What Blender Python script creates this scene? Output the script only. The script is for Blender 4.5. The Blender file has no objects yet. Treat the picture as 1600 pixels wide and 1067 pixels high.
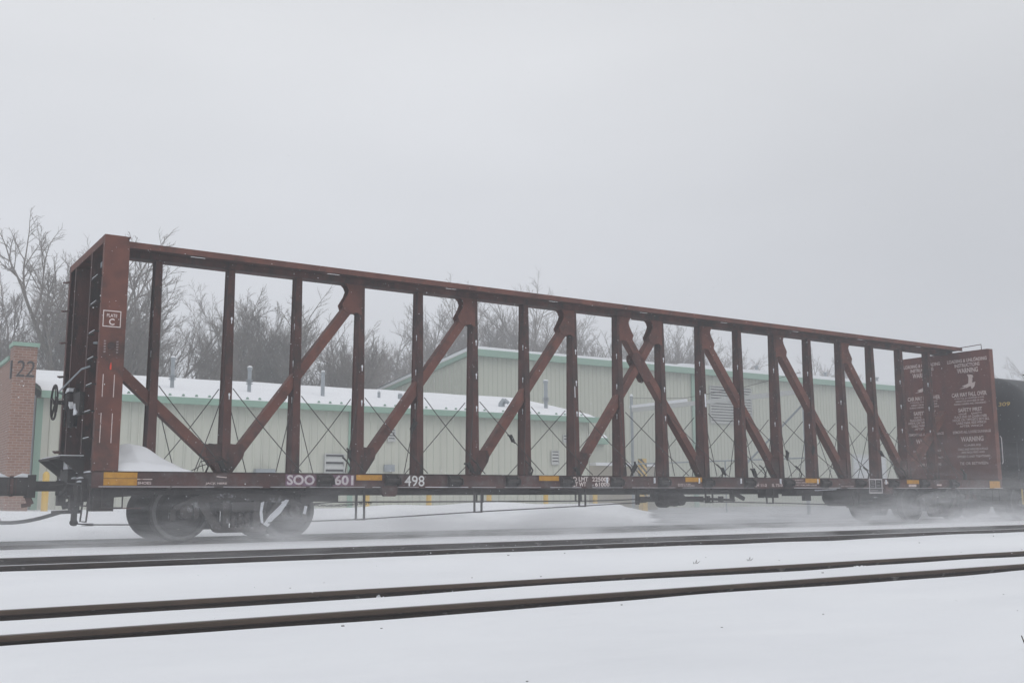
import bpy, math, random
from mathutils import Vector, Matrix, noise
R = math.radians
random.seed(7)
sc = bpy.context.scene
COL = sc.collection

# ------------------------------------------------------------------ camera
CX, CY, CZ = -5.5945, -17.3979, 0.6772
yaw, pitch, roll, foc = 0.5853, 0.1496, -0.0038, 1602.65
fwd = Vector((math.sin(yaw) * math.cos(pitch), math.cos(yaw) * math.cos(pitch), math.sin(pitch)))
rgt = Vector((math.cos(yaw), -math.sin(yaw), 0))
up = rgt.cross(fwd)
r2 = rgt * math.cos(roll) + up * math.sin(roll)
u2 = -rgt * math.sin(roll) + up * math.cos(roll)
cam_d = bpy.data.cameras.new('camera')
cam = bpy.data.objects.new('camera', cam_d)
COL.objects.link(cam)
M = Matrix((r2, u2, -fwd)).transposed().to_4x4()
M.translation = Vector((CX, CY, CZ))
cam.matrix_world = M
cam_d.sensor_width = 36
cam_d.lens = foc * 36 / 1600
cam_d.clip_start = 0.1
cam_d.clip_end = 3000
sc.camera = cam

# ------------------------------------------------------------------ world, sun, exposure
SUN_EL, SUN_AZ = 50, 150
w = bpy.data.worlds.new('World')
sc.world = w
w.use_nodes = True
nt = w.node_tree
nt.nodes.clear()
N = nt.nodes.new
L = nt.links.new
out = N('ShaderNodeOutputWorld')
bg = N('ShaderNodeBackground')
bg.inputs['Strength'].default_value = 0.1
sky = N('ShaderNodeTexSky')
sky.sky_type = 'NISHITA'
sky.sun_disc = False
sky.sun_elevation = R(SUN_EL)
sky.sun_rotation = R(SUN_AZ)
hsv = N('ShaderNodeHueSaturation')
hsv.inputs['Saturation'].default_value = 0.15
L(sky.outputs[0], hsv.inputs['Color'])
tc = N('ShaderNodeTexCoord')
sep = N('ShaderNodeSeparateXYZ')
L(tc.outputs['Generated'], sep.inputs[0])
ramp = N('ShaderNodeValToRGB')
ramp.color_ramp.elements[0].position = 0.0
ramp.color_ramp.elements[0].color = (5.85, 6.03, 6.5, 1)
ramp.color_ramp.elements[1].position = 1.0
ramp.color_ramp.elements[1].color = (8.1, 8.2, 8.45, 1)
e = ramp.color_ramp.elements.new(0.22)
e.color = (7.2, 7.4, 7.88, 1)
e = ramp.color_ramp.elements.new(0.42)
e.color = (8.05, 8.2, 8.5, 1)
L(sep.outputs['Z'], ramp.inputs[0])
# heavy, soft cloud structure
mp = N('ShaderNodeMapping')
mp.inputs['Scale'].default_value = (1.2, 1.2, 3.2)
L(tc.outputs['Generated'], mp.inputs[0])
nz = N('ShaderNodeTexNoise')
nz.inputs['Scale'].default_value = 1.3
nz.inputs['Detail'].default_value = 3
nz.inputs['Roughness'].default_value = 0.45
L(mp.outputs[0], nz.inputs['Vector'])
mr = N('ShaderNodeMapRange')
mr.inputs['From Min'].default_value = 0.3
mr.inputs['From Max'].default_value = 0.7
mr.inputs['To Min'].default_value = 0.90
mr.inputs['To Max'].default_value = 1.07
L(nz.outputs[0], mr.inputs[0])
mul = N('ShaderNodeVectorMath')
mul.operation = 'SCALE'
L(ramp.outputs[0], mul.inputs[0])
L(mr.outputs[0], mul.inputs['Scale'])
azm = N('ShaderNodeMapRange')
azm.inputs['From Min'].default_value = -0.2
azm.inputs['From Max'].default_value = 1.0
azm.inputs['To Min'].default_value = 1.04
azm.inputs['To Max'].default_value = 0.87
L(sep.outputs['X'], azm.inputs[0])
mul2 = N('ShaderNodeVectorMath')
mul2.operation = 'SCALE'
L(mul.outputs[0], mul2.inputs[0])
L(azm.outputs[0], mul2.inputs['Scale'])
mix = N('ShaderNodeMixRGB')
mix.inputs[0].default_value = 0.93
L(hsv.outputs[0], mix.inputs[1])
L(mul2.outputs[0], mix.inputs[2])
L(mix.outputs[0], bg.inputs[0])
L(bg.outputs[0], out.inputs[0])

sun_d = bpy.data.lights.new('sun', 'SUN')
sun_d.energy = 0.5
sun_d.angle = R(40)
sun_d.color = (1, 0.97, 0.93)
sun = bpy.data.objects.new('sun', sun_d)
COL.objects.link(sun)
az = R(SUN_AZ)
sun.rotation_euler = Vector((math.sin(az) * math.cos(R(SUN_EL)), math.cos(az) * math.cos(R(SUN_EL)), math.sin(R(SUN_EL)))).to_track_quat('Z', 'Y').to_euler()
sun.location = (0, -30, 40)

sc.view_settings.view_transform = 'Standard'
sc.view_settings.look = 'None'
sc.view_settings.exposure = 0.0
sc.view_settings.gamma = 1
sc.view_settings.use_curve_mapping = False
sc.render.engine = 'CYCLES'
sc.cycles.use_denoising = True
sc.cycles.max_bounces = 6
sc.cycles.diffuse_bounces = 3
sc.cycles.glossy_bounces = 2
sc.cycles.volume_bounces = 4
sc.cycles.transparent_max_bounces = 8
sc.cycles.volume_step_rate = 1.0
sc.cycles.volume_max_steps = 64

# ------------------------------------------------------------------ materials
def lin(c):
    return tuple(x / 12.92 if x <= 0.04045 else ((x + 0.055) / 1.055) ** 2.4 for x in (v / 255 for v in c)) + (1,)

def mat(name, c1, c2=None, scale=4, rough=0.8, bump=0.0, bscale=30, c3=None, s3=0.7, t3=(0.55, 0.7), metal=0, stretch=(1, 1, 1), detail=5, spec=0.3):
    m = bpy.data.materials.new(name)
    m.use_nodes = True
    t = m.node_tree
    b = t.nodes['Principled BSDF']
    b.inputs['Roughness'].default_value = rough
    b.inputs['Metallic'].default_value = metal
    b.inputs['Specular IOR Level'].default_value = spec
    n = t.nodes.new
    k = t.links.new
    co = n('ShaderNodeTexCoord')
    mpg = n('ShaderNodeMapping')
    mpg.inputs['Scale'].default_value = stretch
    k(co.outputs['Object'], mpg.inputs[0])
    src = None
    if c2:
        nn = n('ShaderNodeTexNoise')
        nn.inputs['Scale'].default_value = scale
        nn.inputs['Detail'].default_value = detail
        nn.inputs['Roughness'].default_value = 0.6
        k(mpg.outputs[0], nn.inputs['Vector'])
        rr = n('ShaderNodeMapRange')
        rr.inputs['From Min'].default_value = 0.35
        rr.inputs['From Max'].default_value = 0.65
        k(nn.outputs[0], rr.inputs[0])
        mx = n('ShaderNodeMixRGB')
        mx.inputs[1].default_value = (*c1, 1)
        mx.inputs[2].default_value = (*c2, 1)
        k(rr.outputs[0], mx.inputs[0])
        src = mx.outputs[0]
        if c3:
            n3 = n('ShaderNodeTexNoise')
            n3.inputs['Scale'].default_value = s3
            n3.inputs['Detail'].default_value = 8
            n3.inputs['Roughness'].default_value = 0.7
            k(mpg.outputs[0], n3.inputs['Vector'])
            r3 = n('ShaderNodeMapRange')
            r3.inputs['From Min'].default_value = t3[0]
            r3.inputs['From Max'].default_value = t3[1]
            k(n3.outputs[0], r3.inputs[0])
            m3 = n('ShaderNodeMixRGB')
            k(r3.outputs[0], m3.inputs[0])
            k(src, m3.inputs[1])
            m3.inputs[2].default_value = (*c3, 1)
            src = m3.outputs[0]
        k(src, b.inputs['Base Color'])
    else:
        b.inputs['Base Color'].default_value = (*c1, 1)
    if bump:
        nb = n('ShaderNodeTexNoise')
        nb.inputs['Scale'].default_value = bscale
        nb.inputs['Detail'].default_value = 6
        k(mpg.outputs[0], nb.inputs['Vector'])
        bp = n('ShaderNodeBump')
        bp.inputs['Strength'].default_value = bump
        bp.inputs['Distance'].default_value = 0.02
        k(nb.outputs[0], bp.inputs['Height'])
        k(bp.outputs[0], b.inputs['Normal'])
    return m

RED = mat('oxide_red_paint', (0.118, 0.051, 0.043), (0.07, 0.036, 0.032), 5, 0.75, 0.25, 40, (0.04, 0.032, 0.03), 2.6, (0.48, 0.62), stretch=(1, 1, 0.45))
REDLIT = mat('lit_worn_red_paint', (0.17, 0.066, 0.048), (0.11, 0.047, 0.038), 3, 0.7, 0.15, 40, (0.06, 0.038, 0.033), 2.0, (0.52, 0.7))  # worn red again, lightened: light on lip and braces put into the colour
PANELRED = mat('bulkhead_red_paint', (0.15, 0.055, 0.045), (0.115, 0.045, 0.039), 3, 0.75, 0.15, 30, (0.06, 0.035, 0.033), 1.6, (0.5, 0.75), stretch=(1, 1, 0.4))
ENDDARK = mat('dark_end_paint', (0.036, 0.027, 0.027), (0.022, 0.02, 0.021), 2.5, 0.85, 0.2, 40, (0.3, 0.29, 0.3), 2.6, (0.6, 0.72))  # dark end colour, broken by pale snow crust
GRIME = mat('grimy_sill_paint', (0.1, 0.045, 0.04), (0.05, 0.037, 0.036), 2.2, 0.85, 0.3, 40, (0.12, 0.105, 0.105), 3.4, (0.5, 0.7))
STEEL = mat('dark_dirty_steel', (0.03, 0.027, 0.027), (0.05, 0.045, 0.043), 8, 0.7, 0.25, 60, (0.12, 0.12, 0.125), 6, (0.62, 0.8))
FRAMEST = mat('frosted_truck_steel', (0.075, 0.068, 0.066), (0.045, 0.04, 0.039), 7, 0.8, 0.3, 50, (0.4, 0.41, 0.43), 4.5, (0.57, 0.7))
WHEEL = mat('wheel_steel', (0.022, 0.02, 0.02), (0.035, 0.031, 0.03), 6, 0.6, 0.2, 50)
TREAD = mat('wheel_rim_steel', (0.17, 0.168, 0.168), (0.08, 0.078, 0.078), 6, 0.5)
CABLE = mat('cable_steel', (0.05, 0.045, 0.043), rough=0.6)
RAIL = mat('brown_rail_steel', (0.05, 0.038, 0.032), (0.026, 0.022, 0.02), 9, 0.65, 0.3, 40, (0.26, 0.24, 0.23), 9, (0.6, 0.74), stretch=(0.5, 1, 1))
RUST = mat('rusty_rail_head', (0.092, 0.066, 0.05), (0.06, 0.046, 0.038), 7, 0.8, 0.2, 50, stretch=(0.25, 1, 1))
RAILTOP = mat('polished_rail_head', (0.16, 0.15, 0.145), (0.11, 0.1, 0.095), 6, 0.4, stretch=(0.2, 1, 1))
LETTER = mat('stencil_white', (0.66, 0.56, 0.54), (0.5, 0.42, 0.4), 25, 0.8, c3=(0.14, 0.055, 0.045), s3=11, t3=(0.58, 0.66))
LETTER2 = mat('road_name_white', (0.6, 0.57, 0.58), (0.46, 0.42, 0.44), 12, 0.8, c3=(0.25, 0.15, 0.16), s3=14, t3=(0.62, 0.7))
LETTER3 = mat('weight_stencil_white', (0.78, 0.7, 0.68), (0.62, 0.55, 0.53), 9, 0.8)
CHALK = mat('chalk_white', (0.62, 0.62, 0.62), rough=0.9)
YELLOW = mat('yellow_reflector', (0.5, 0.25, 0.02), (0.4, 0.19, 0.02), 12, 0.5, c3=(0.25, 0.11, 0.03), s3=6, t3=(0.58, 0.75))
YPOST = mat('bollard_yellow', (0.72, 0.48, 0.1), (0.62, 0.4, 0.08), 6, 0.6)
BLACKST = mat('stripe_black', (0.03, 0.03, 0.03), rough=0.7)
SNOW = mat('snow', (0.82, 0.835, 0.86), (0.79, 0.805, 0.835), 0.8, 0.95, 0.35, 6, c3=(0.745, 0.76, 0.79), s3=0.45, t3=(0.48, 0.75), spec=0.1, stretch=(0.5, 1, 1))
SNOWSKY = mat('packed_snow_hole_sky', (0.8, 0.82, 0.86), (0.72, 0.74, 0.78), 14, 0.95, 0.3, 25, spec=0.1)  # packed snow, also the white of sky in the post keyholes
SIDING = mat('cream_siding', (0.56, 0.57, 0.495), (0.515, 0.525, 0.46), 1.0, 0.7, c3=(0.42, 0.42, 0.37), s3=0.9, t3=(0.5, 0.75), stretch=(1, 1, 0.12))
SIDING2 = mat('cream_siding_big', (0.525, 0.54, 0.46), (0.485, 0.5, 0.43), 1.0, 0.7, stretch=(1, 1, 0.15))
GREEN = mat('green_trim', (0.27, 0.41, 0.33), (0.25, 0.385, 0.31), 3, 0.6)
GALV = mat('galvanised', (0.33, 0.36, 0.385), (0.27, 0.3, 0.325), 6, 0.5)
LOUVW = mat('louvre_grey', (0.5, 0.51, 0.5), rough=0.6)
DARK = mat('dark_opening', (0.035, 0.037, 0.04), rough=0.9)
TAN = mat('tan_block', (0.34, 0.31, 0.25), (0.3, 0.27, 0.22), 3, 0.9)
BARK = mat('bark', (0.1, 0.087, 0.075), (0.15, 0.13, 0.112), 3, 0.95)
TWIG = mat('twigs', (0.2, 0.172, 0.155), (0.15, 0.13, 0.117), 1, 0.95)
TANK = mat('black_tank_paint', (0.022, 0.024, 0.027), (0.03, 0.032, 0.035), 1.2, 0.45, 0.1, 20, (0.07, 0.075, 0.08), 0.9, (0.55, 0.8))
NUMY = mat('tank_number_yellow', (0.55, 0.4, 0.12), rough=0.7)
WINDOW = mat('window_glass', (0.06, 0.075, 0.09), rough=0.15, spec=0.5)
GRIT = mat('grit', (0.06, 0.05, 0.04), rough=1)
REDMARK = mat('red_orange_mark', (0.65, 0.07, 0.04), rough=0.8)

BRICK = bpy.data.materials.new('brick_masonry')
BRICK.use_nodes = True
_t = BRICK.node_tree
_b = _t.nodes['Principled BSDF']
_b.inputs['Roughness'].default_value = 0.9
_co = _t.nodes.new('ShaderNodeTexCoord')
_sp = _t.nodes.new('ShaderNodeSeparateXYZ')
_ad = _t.nodes.new('ShaderNodeMath')
_ad.operation = 'ADD'
_cb = _t.nodes.new('ShaderNodeCombineXYZ')
_t.links.new(_co.outputs['Object'], _sp.inputs[0])
_t.links.new(_sp.outputs['X'], _ad.inputs[0])
_t.links.new(_sp.outputs['Y'], _ad.inputs[1])
_t.links.new(_ad.outputs[0], _cb.inputs[0])
_t.links.new(_sp.outputs['Z'], _cb.inputs[1])
_br = _t.nodes.new('ShaderNodeTexBrick')
_br.inputs['Scale'].default_value = 1.0
_br.inputs['Brick Width'].default_value = 0.22
_br.inputs['Row Height'].default_value = 0.082
_br.inputs['Mortar Size'].default_value = 0.010
_br.inputs['Mortar Smooth'].default_value = 0.2
_br.inputs['Color1'].default_value = (0.215, 0.108, 0.078, 1)
_br.inputs['Color2'].default_value = (0.28, 0.15, 0.108, 1)
_br.inputs['Mortar'].default_value = (0.33, 0.26, 0.22, 1)
_t.links.new(_cb.outputs[0], _br.inputs['Vector'])
_t.links.new(_br.outputs[0], _b.inputs['Base Color'])
_bp = _t.nodes.new('ShaderNodeBump')
_bp.inputs['Strength'].default_value = 0.5
_bp.inputs['Distance'].default_value = 0.01
_bp.invert = True
_t.links.new(_br.outputs['Fac'], _bp.inputs['Height'])
_t.links.new(_bp.outputs[0], _b.inputs['Normal'])

# ------------------------------------------------------------------ helpers
WORIG = {}          # world origin of each empty / part

class MB:
    def __init__(s):
        s.v = []
        s.f = []
    def add(s, vs, fs):
        o = len(s.v)
        s.v += [tuple(v) for v in vs]
        s.f += [tuple(i + o for i in f) for f in fs]
        return s
    def box(s, x0, x1, y0, y1, z0, z1):
        vs = [(x0, y0, z0), (x1, y0, z0), (x1, y1, z0), (x0, y1, z0), (x0, y0, z1), (x1, y0, z1), (x1, y1, z1), (x0, y1, z1)]
        return s.add(vs, [(0, 3, 2, 1), (4, 5, 6, 7), (0, 1, 5, 4), (1, 2, 6, 5), (2, 3, 7, 6), (3, 0, 4, 7)])
    def prism(s, pts, axis, a0, a1):
        """polygon of 2d points extruded along axis: 'y' -> pts are (x,z); 'x' -> (y,z); 'z' -> (x,y)"""
        n = len(pts)
        def P(p, a):
            return (p[0], a, p[1]) if axis == 'y' else ((a, p[0], p[1]) if axis == 'x' else (p[0], p[1], a))
        vs = [P(p, a0) for p in pts] + [P(p, a1) for p in pts]
        fs = [tuple(range(n)), tuple(reversed(range(n, 2 * n)))]
        fs += [(i, i + n, (i + 1) % n + n, (i + 1) % n) for i in range(n)]
        return s.add(vs, fs)
    def bar(s, a, b, wd, ht, upv=(0, 0, 1)):
        a = Vector(a); b = Vector(b)
        d = (b - a).normalized()
        u = Vector(upv)
        if abs(d.dot(u)) > 0.98:
            u = Vector((1, 0, 0))
        sx = d.cross(u).normalized() * wd / 2
        sz = sx.cross(d).normalized() * ht / 2
        vs = [p + i * sx + j * sz for p in (a, b) for i, j in ((-1, -1), (1, -1), (1, 1), (-1, 1))]
        return s.add(vs, [(0, 1, 2, 3), (7, 6, 5, 4), (0, 4, 5, 1), (1, 5, 6, 2), (2, 6, 7, 3), (3, 7, 4, 0)])
    def tube(s, pts, r, n=6, r1=None, cap=True):
        pts = [Vector(p) for p in pts]
        rings = []
        m = len(pts)
        prev = None
        for i, p in enumerate(pts):
            d = (pts[min(i + 1, m - 1)] - pts[max(i - 1, 0)]).normalized()
            if prev is None:
                a = d.orthogonal().normalized()
            else:
                a = (prev - d * prev.dot(d))
                a = a.normalized() if a.length > 1e-6 else d.orthogonal().normalized()
            prev = a
            b = d.cross(a)
            rr = r if r1 is None else r + (r1 - r) * i / (m - 1)
            rings.append([p + (a * math.cos(2 * math.pi * k / n) + b * math.sin(2 * math.pi * k / n)) * rr for k in range(n)])
        vs = [v for g in rings for v in g]
        fs = [(i * n + k, i * n + (k + 1) % n, (i + 1) * n + (k + 1) % n, (i + 1) * n + k) for i in range(m - 1) for k in range(n)]
        if cap:
            fs += [tuple(reversed(range(n))), tuple(range((m - 1) * n, m * n))]
        return s.add(vs, fs)
    def cyl(s, a, b, r, n=12, r1=None):
        return s.tube([a, b], r, n, r1)
    def lathe(s, prof, origin, axis='y', n=32):
        """prof: (offset along axis, radius)"""
        vs = []
        for a, r in prof:
            for k in range(n):
                c, q = math.cos(2 * math.pi * k / n) * r, math.sin(2 * math.pi * k / n) * r
                if axis == 'y': p = (c, a, q)
                elif axis == 'x': p = (a, c, q)
                else: p = (c, q, a)
                vs.append((p[0] + origin[0], p[1] + origin[1], p[2] + origin[2]))
        m = len(prof)
        fs = [(i * n + k, i * n + (k + 1) % n, (i + 1) * n + (k + 1) % n, (i + 1) * n + k) for i in range(m - 1) for k in range(n)]
        return s.add(vs, fs)
    def mesh(s, name, m, off=(0, 0, 0), smooth=False):
        me = bpy.data.meshes.new(name)
        ox, oy, oz = off
        me.from_pydata([(x - ox, y - oy, z - oz) for x, y, z in s.v], [], s.f)
        me.materials.append(m)
        if smooth:
            me.polygons.foreach_set('use_smooth', [True] * len(me.polygons))
        me.update()
        return me
    def build(s, name, m, parent=None, smooth=False, at=None, kind=None, label=None):
        """verts are in world coordinates; object origin goes to `at` (default: the parent's origin)"""
        po = WORIG.get(parent.name, Vector((0, 0, 0))) if parent else Vector((0, 0, 0))
        o_at = Vector(at) if at is not None else po
        o = bpy.data.objects.new(name, s.mesh(name, m, o_at, smooth))
        COL.objects.link(o)
        if parent:
            o.parent = parent
        o.location = o_at - po
        WORIG[o.name] = o_at
        if kind: o['kind'] = kind
        if label: o['label'] = label
        return o

def inst(me, name, parent, loc, rot=None, scale=None):
    o = bpy.data.objects.new(name, me)
    COL.objects.link(o)
    po = WORIG.get(parent.name, Vector((0, 0, 0))) if parent else Vector((0, 0, 0))
    if parent: o.parent = parent
    o.location = Vector(loc) - po
    if rot: o.rotation_euler = rot
    if scale: o.scale = scale
    WORIG[o.name] = Vector(loc)
    return o

def tag(o, label, cat, group=None, kind=None):
    o['label'] = label
    o['category'] = cat
    if group: o['group'] = group
    if kind: o['kind'] = kind
    return o

def thing(name, label, cat, loc=(0, 0, 0), group=None):
    o = bpy.data.objects.new(name, None)
    o.empty_display_size = 0.2
    COL.objects.link(o)
    o.location = loc
    WORIG[o.name] = Vector(loc)
    return tag(o, label, cat, group)

def copy_tree(root, loc, rotz=0, scale=1, label=None):
    r = root.copy(); COL.objects.link(r)
    r.location = loc; r.rotation_euler = (0, 0, rotz); r.scale = (scale,) * 3
    if label: r['label'] = label
    for ch in list(root.children):
        c = ch.copy(); COL.objects.link(c); c.parent = r
        for g in ch.children:
            d = g.copy(); COL.objects.link(d); d.parent = c
    return r

def text_geo(mb, s, box, org, ud, vd, bold=0.0, shear=0.0):
    """flat lettering fitted to box=(u0,u1,v0,v1) on the plane org + u*ud + v*vd"""
    cu = bpy.data.curves.new('t', 'FONT')
    cu.body = s
    cu.size = 1
    cu.offset = bold
    cu.resolution_u = 3
    ob = bpy.data.objects.new('t', cu)
    COL.objects.link(ob)
    bpy.context.view_layer.update()
    me = bpy.data.meshes.new_from_object(ob, depsgraph=bpy.context.evaluated_depsgraph_get())
    COL.objects.unlink(ob)
    bpy.data.objects.remove(ob)
    if not me.vertices: return
    xs = [v.co.x for v in me.vertices]; ys = [v.co.y for v in me.vertices]
    x0, x1, y0, y1 = min(xs), max(xs), min(ys), max(ys)
    org, ud, vd = Vector(org), Vector(ud), Vector(vd)
    vs = []
    for v in me.vertices:
        a = (v.co.x - x0) / max(1e-6, x1 - x0)
        b = (v.co.y - y0) / max(1e-6, y1 - y0)
        uu = box[0] + a * (box[1] - box[0]); vv = box[2] + b * (box[3] - box[2])
        vs.append(org + ud * (uu + shear * b) + vd * vv)
    mb.add(vs, [tuple(p.vertices) for p in me.polygons])
    bpy.data.meshes.remove(me)

def nz1(x, y=0.0, z=0.0):
    return noise.noise(Vector((x, y, z)))

# ------------------------------------------------------------------ ground
YA, YB, YC = 0.0, -5.005, -9.844            # track centre lines
RAILS = [YC - 0.755, YC + 0.755, YB - 0.755, YB + 0.755, YA - 0.755, YA + 0.755]
ZC = -0.1165
def sstep(a, b, t):
    t = max(0, min(1, (t - a) / (b - a)))
    return t * t * (3 - 2 * t)

LA, LB = (12.2, 4.0), (26.6, 21.2)
def lotdist(x, y):
    dx_, dy_ = LB[0] - LA[0], LB[1] - LA[1]
    q = math.hypot(dx_, dy_)
    d_ = ((x - LA[0]) * dy_ - (y - LA[1]) * dx_) / q + 0.25 * nz1(x * 0.7, y * 0.7, 3)
    if y > 21.2: d_ = x - 26.6
    return d_
def ground_z(x, y):
    # base level under each track (below the rail heads)
    if y < -7.6: base = ZC
    elif y < -6.8: base = ZC * (1 - sstep(-7.6, -6.8, y))
    else: base = 0.0
    z = base - 0.052
    # wind ripples and drifts
    z += (0.04 if y < YC - 1 else 0.024) * nz1(x * 0.25, y * 0.7, 1.3) + 0.008 * nz1(x * 0.9, y * 2.0, 7.1)
    # toward the photographer the snow rolls gently
    if y < YC - 1.2: z += 0.05 * nz1(x * 0.25, y * 0.4, 4.4) * min(1, (YC - 1.2 - y) / 2)
    for i, yr in enumerate(RAILS):
        d = y - yr
        if -0.16 < d < 0.08:      # rail sits in a scooped slot; near side wider
            dep = (0.07, 0.035, 0.05, 0.065, 0.05, 0.06)[i] + 0.032 * nz1(x * 0.5, yr * 3, 2.2) + 0.014 * nz1(x * 2.0, yr, 9)
            kk = sstep(-0.16, -0.06, d) * (1 - sstep(0.05, 0.08, d))
            z -= dep * kk
    if -5.75 < y < -4.27: z -= 0.03   # space between the rails of the middle track is swept low
    if -0.75 < y < 0.75: z -= 0.03
    # gravel shoulder falls off, then the ploughed bank behind the train
    if y > 1.4:
        bank = sstep(6.5, 13.5, y) * (1 - 0.0 * y)
        ridge = 0.16 * math.exp(-((y - 12.0) / 1.6) ** 2) * (0.6 + nz1(x * 0.35, 3.3))
        right = sstep(-0.5, 0.7, lotdist(x, y))
        z += bank * 0.34 * (1 - right) + ridge * (1 - right) * 1.2 - 0.05 * right * bank
        z += 0.10 * nz1(x * 0.18, y * 0.22, 5.5) * sstep(3, 8, y) * (1 - right)
    if abs(x) > 60 or y > 60 or y < -40:
        z = min(z, 0.0)
    return z

def axis_pts(segs):
    out_ = []
    for a, b, st in segs:
        n = max(1, int(round((b - a) / st)))
        out_ += [a + (b - a) * i / n for i in range(n)]
    out_.append(segs[-1][1])
    return out_
gx = axis_pts([(-600, -100, 60), (-100, -12, 8), (-12, 12, 0.13), (12, 40, 0.3), (40, 80, 1.5), (80, 200, 12), (200, 900, 70)])
ysegs = [(-500, -60, 60), (-60, -18, 6), (-18, -11.0, 0.2)]
cur = -11.0
for yr in RAILS:
    a, b = yr - 0.2, yr + 0.12
    ysegs += [(cur, a, 0.17), (a, b, 0.027)]
    cur = b
ysegs += [(cur, 16, 0.3), (16, 60, 2.2), (60, 900, 60)]
gy = axis_pts(ysegs)
g = MB()
nxg, nyg = len(gx), len(gy)
g.v = [(x, y, ground_z(x, y)) for y in gy for x in gx]
g.f = [(j * nxg + i, j * nxg + i + 1, (j + 1) * nxg + i + 1, (j + 1) * nxg + i) for j in range(nyg - 1) for i in range(nxg - 1)]
ground = g.build('snow_ground', SNOW, smooth=True, kind='structure')

PAV = mat('wet_snowy_pavement', (0.36, 0.37, 0.385), (0.46, 0.47, 0.49), 0.7, 0.8, c3=(0.62, 0.63, 0.66), s3=0.35, t3=(0.5, 0.72), stretch=(1, 0.35, 1))
pv = MB()
px_ = axis_pts([(10, 40, 0.5), (40, 100, 4)])
py_ = axis_pts([(3.6, 22, 0.5), (22, 31.9, 1.5)])
idx = {}
for j, y in enumerate(py_):
    for i, x in enumerate(px_):
        idx[(i, j)] = len(pv.v)
        pv.v.append((x, y, ground_z(x, y) + 0.012 + (0.03 if x > 30 or y > 14 else 0)))
for j in range(len(py_) - 1):
    for i in range(len(px_) - 1):
        if lotdist(px_[i], py_[j]) > 0.7 and lotdist(px_[i], py_[j + 1]) > 0.7:
            pv.f.append((idx[(i, j)], idx[(i + 1, j)], idx[(i + 1, j + 1)], idx[(i, j + 1)]))
pv.build('pavement', PAV, smooth=True, kind='structure')

# rails: three tracks running through the whole scene
def rail_mesh(name, z, m, lip=0.0):
    prof = [(-0.068, -0.175), (-0.068, -0.165), (-0.012, -0.148), (-0.009, -0.05), (-0.034, -0.038), (-0.037, -0.008), (-0.03, 0.0),
            (0.03, 0.0), (0.037, -0.008), (0.034, -0.038), (0.009, -0.05), (0.012, -0.148), (0.068, -0.165), (0.068, -0.175)]
    b = MB()
    xs = [-60, -20, 0, 20, 60, 220]
    n = len(prof)
    b.v = [(x, p[0], p[1] + z) for x in xs for p in prof]
    b.f = [(i * n + k, i * n + (k + 1) % n, (i + 1) * n + (k + 1) % n, (i + 1) * n + k) for i in range(len(xs) - 1) for k in range(n)]
    me = b.mesh(name, m)
    return me
for yc, zt, lab in ((YC, ZC, 'empty brown railway track nearest the camera, half buried in snow'),
                    (YB, 0.0, 'dark railway track between the nearest track and the red flatcar'),
                    (YA, 0.0, 'railway track under the wheels of the red flatcar, veiled by blown snow')):
    t = thing('railway_track', lab, 'railway track', (0, yc, zt), 'parallel railway tracks')
    me = rail_mesh('rail', 0.0, RAIL)
    hd = MB().box(-60, 220, -0.027, 0.027, 0.0008, 0.0025).mesh('rail_head_strip', RAILTOP)
    sn = MB().box(-60, 220, 0.002, 0.03, 0.0027, 0.006).mesh('snow_on_rail', SNOW)
    hs = MB().prism([(-0.0385, -0.03), (-0.0385, -0.006), (-0.031, 0.0016), (-0.0275, 0.0016), (-0.0275, -0.03)], 'x', -60, 220).mesh('rusty_head_side', RUST)
    for s in (-1, 1):
        rl = inst(me, 'rail', t, (0, yc + s * 0.755, zt))
        inst(hd, 'running_surface', rl, (0, yc + s * 0.755, zt))
        if yc == YC: inst(hs, 'rusty_head_side', rl, (0, yc + s * 0.755, zt))
        if yc == YB: inst(sn, 'snow_dusting', rl, (0, yc + s * 0.755, zt))

# small clumps of snow and debris by the near track
for (x, y, s, lab) in ((-1.43, -9.03 + 0.0, 0.1, 'small broken snow clump by the rail near the picture centre'), (4.86, -9.2, 0.05, 'small broken snow clump against the rail far to the right')):
    b = MB()
    for k in range(5):
        cx_, cy_ = x + random.uniform(-2, 2) * s, y + random.uniform(-0.5, 0.5) * s
        rr = s * random.uniform(0.25, 0.5)
        prof = [(-0.02, rr * 1.1), (rr * 0.35, rr * 0.8), (rr * 0.6, rr * 0.35), (rr * 0.65, 0.001)]
        b.lathe(prof, (cx_, cy_, ZC - 0.06), 'z', 9)
    tag(b.build('snow_clump', SNOW, at=(x, y, ZC - 0.06)), lab, 'snow clump')
b = MB()
rg = random.Random(3)
for k in range(90):
    y = rg.choice([rg.uniform(-14.2, -10.8), rg.uniform(-9.0, -8.9 + 2.3), rg.uniform(-13, -6.6)])
    x = rg.uniform(-5, 24)
    if any(abs(y - yr) < 0.2 for yr in RAILS): continue
    z = ground_z(x, y)
    s = rg.uniform(0.002, 0.006) if y < -11 else rg.uniform(0.003, 0.009)
    b.box(x - s * rg.uniform(1, 2.5), x + s, y - s, y + s, z - 0.005, z + s * 0.7)
b.build('debris_specks', GRIT, kind='stuff')
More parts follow.
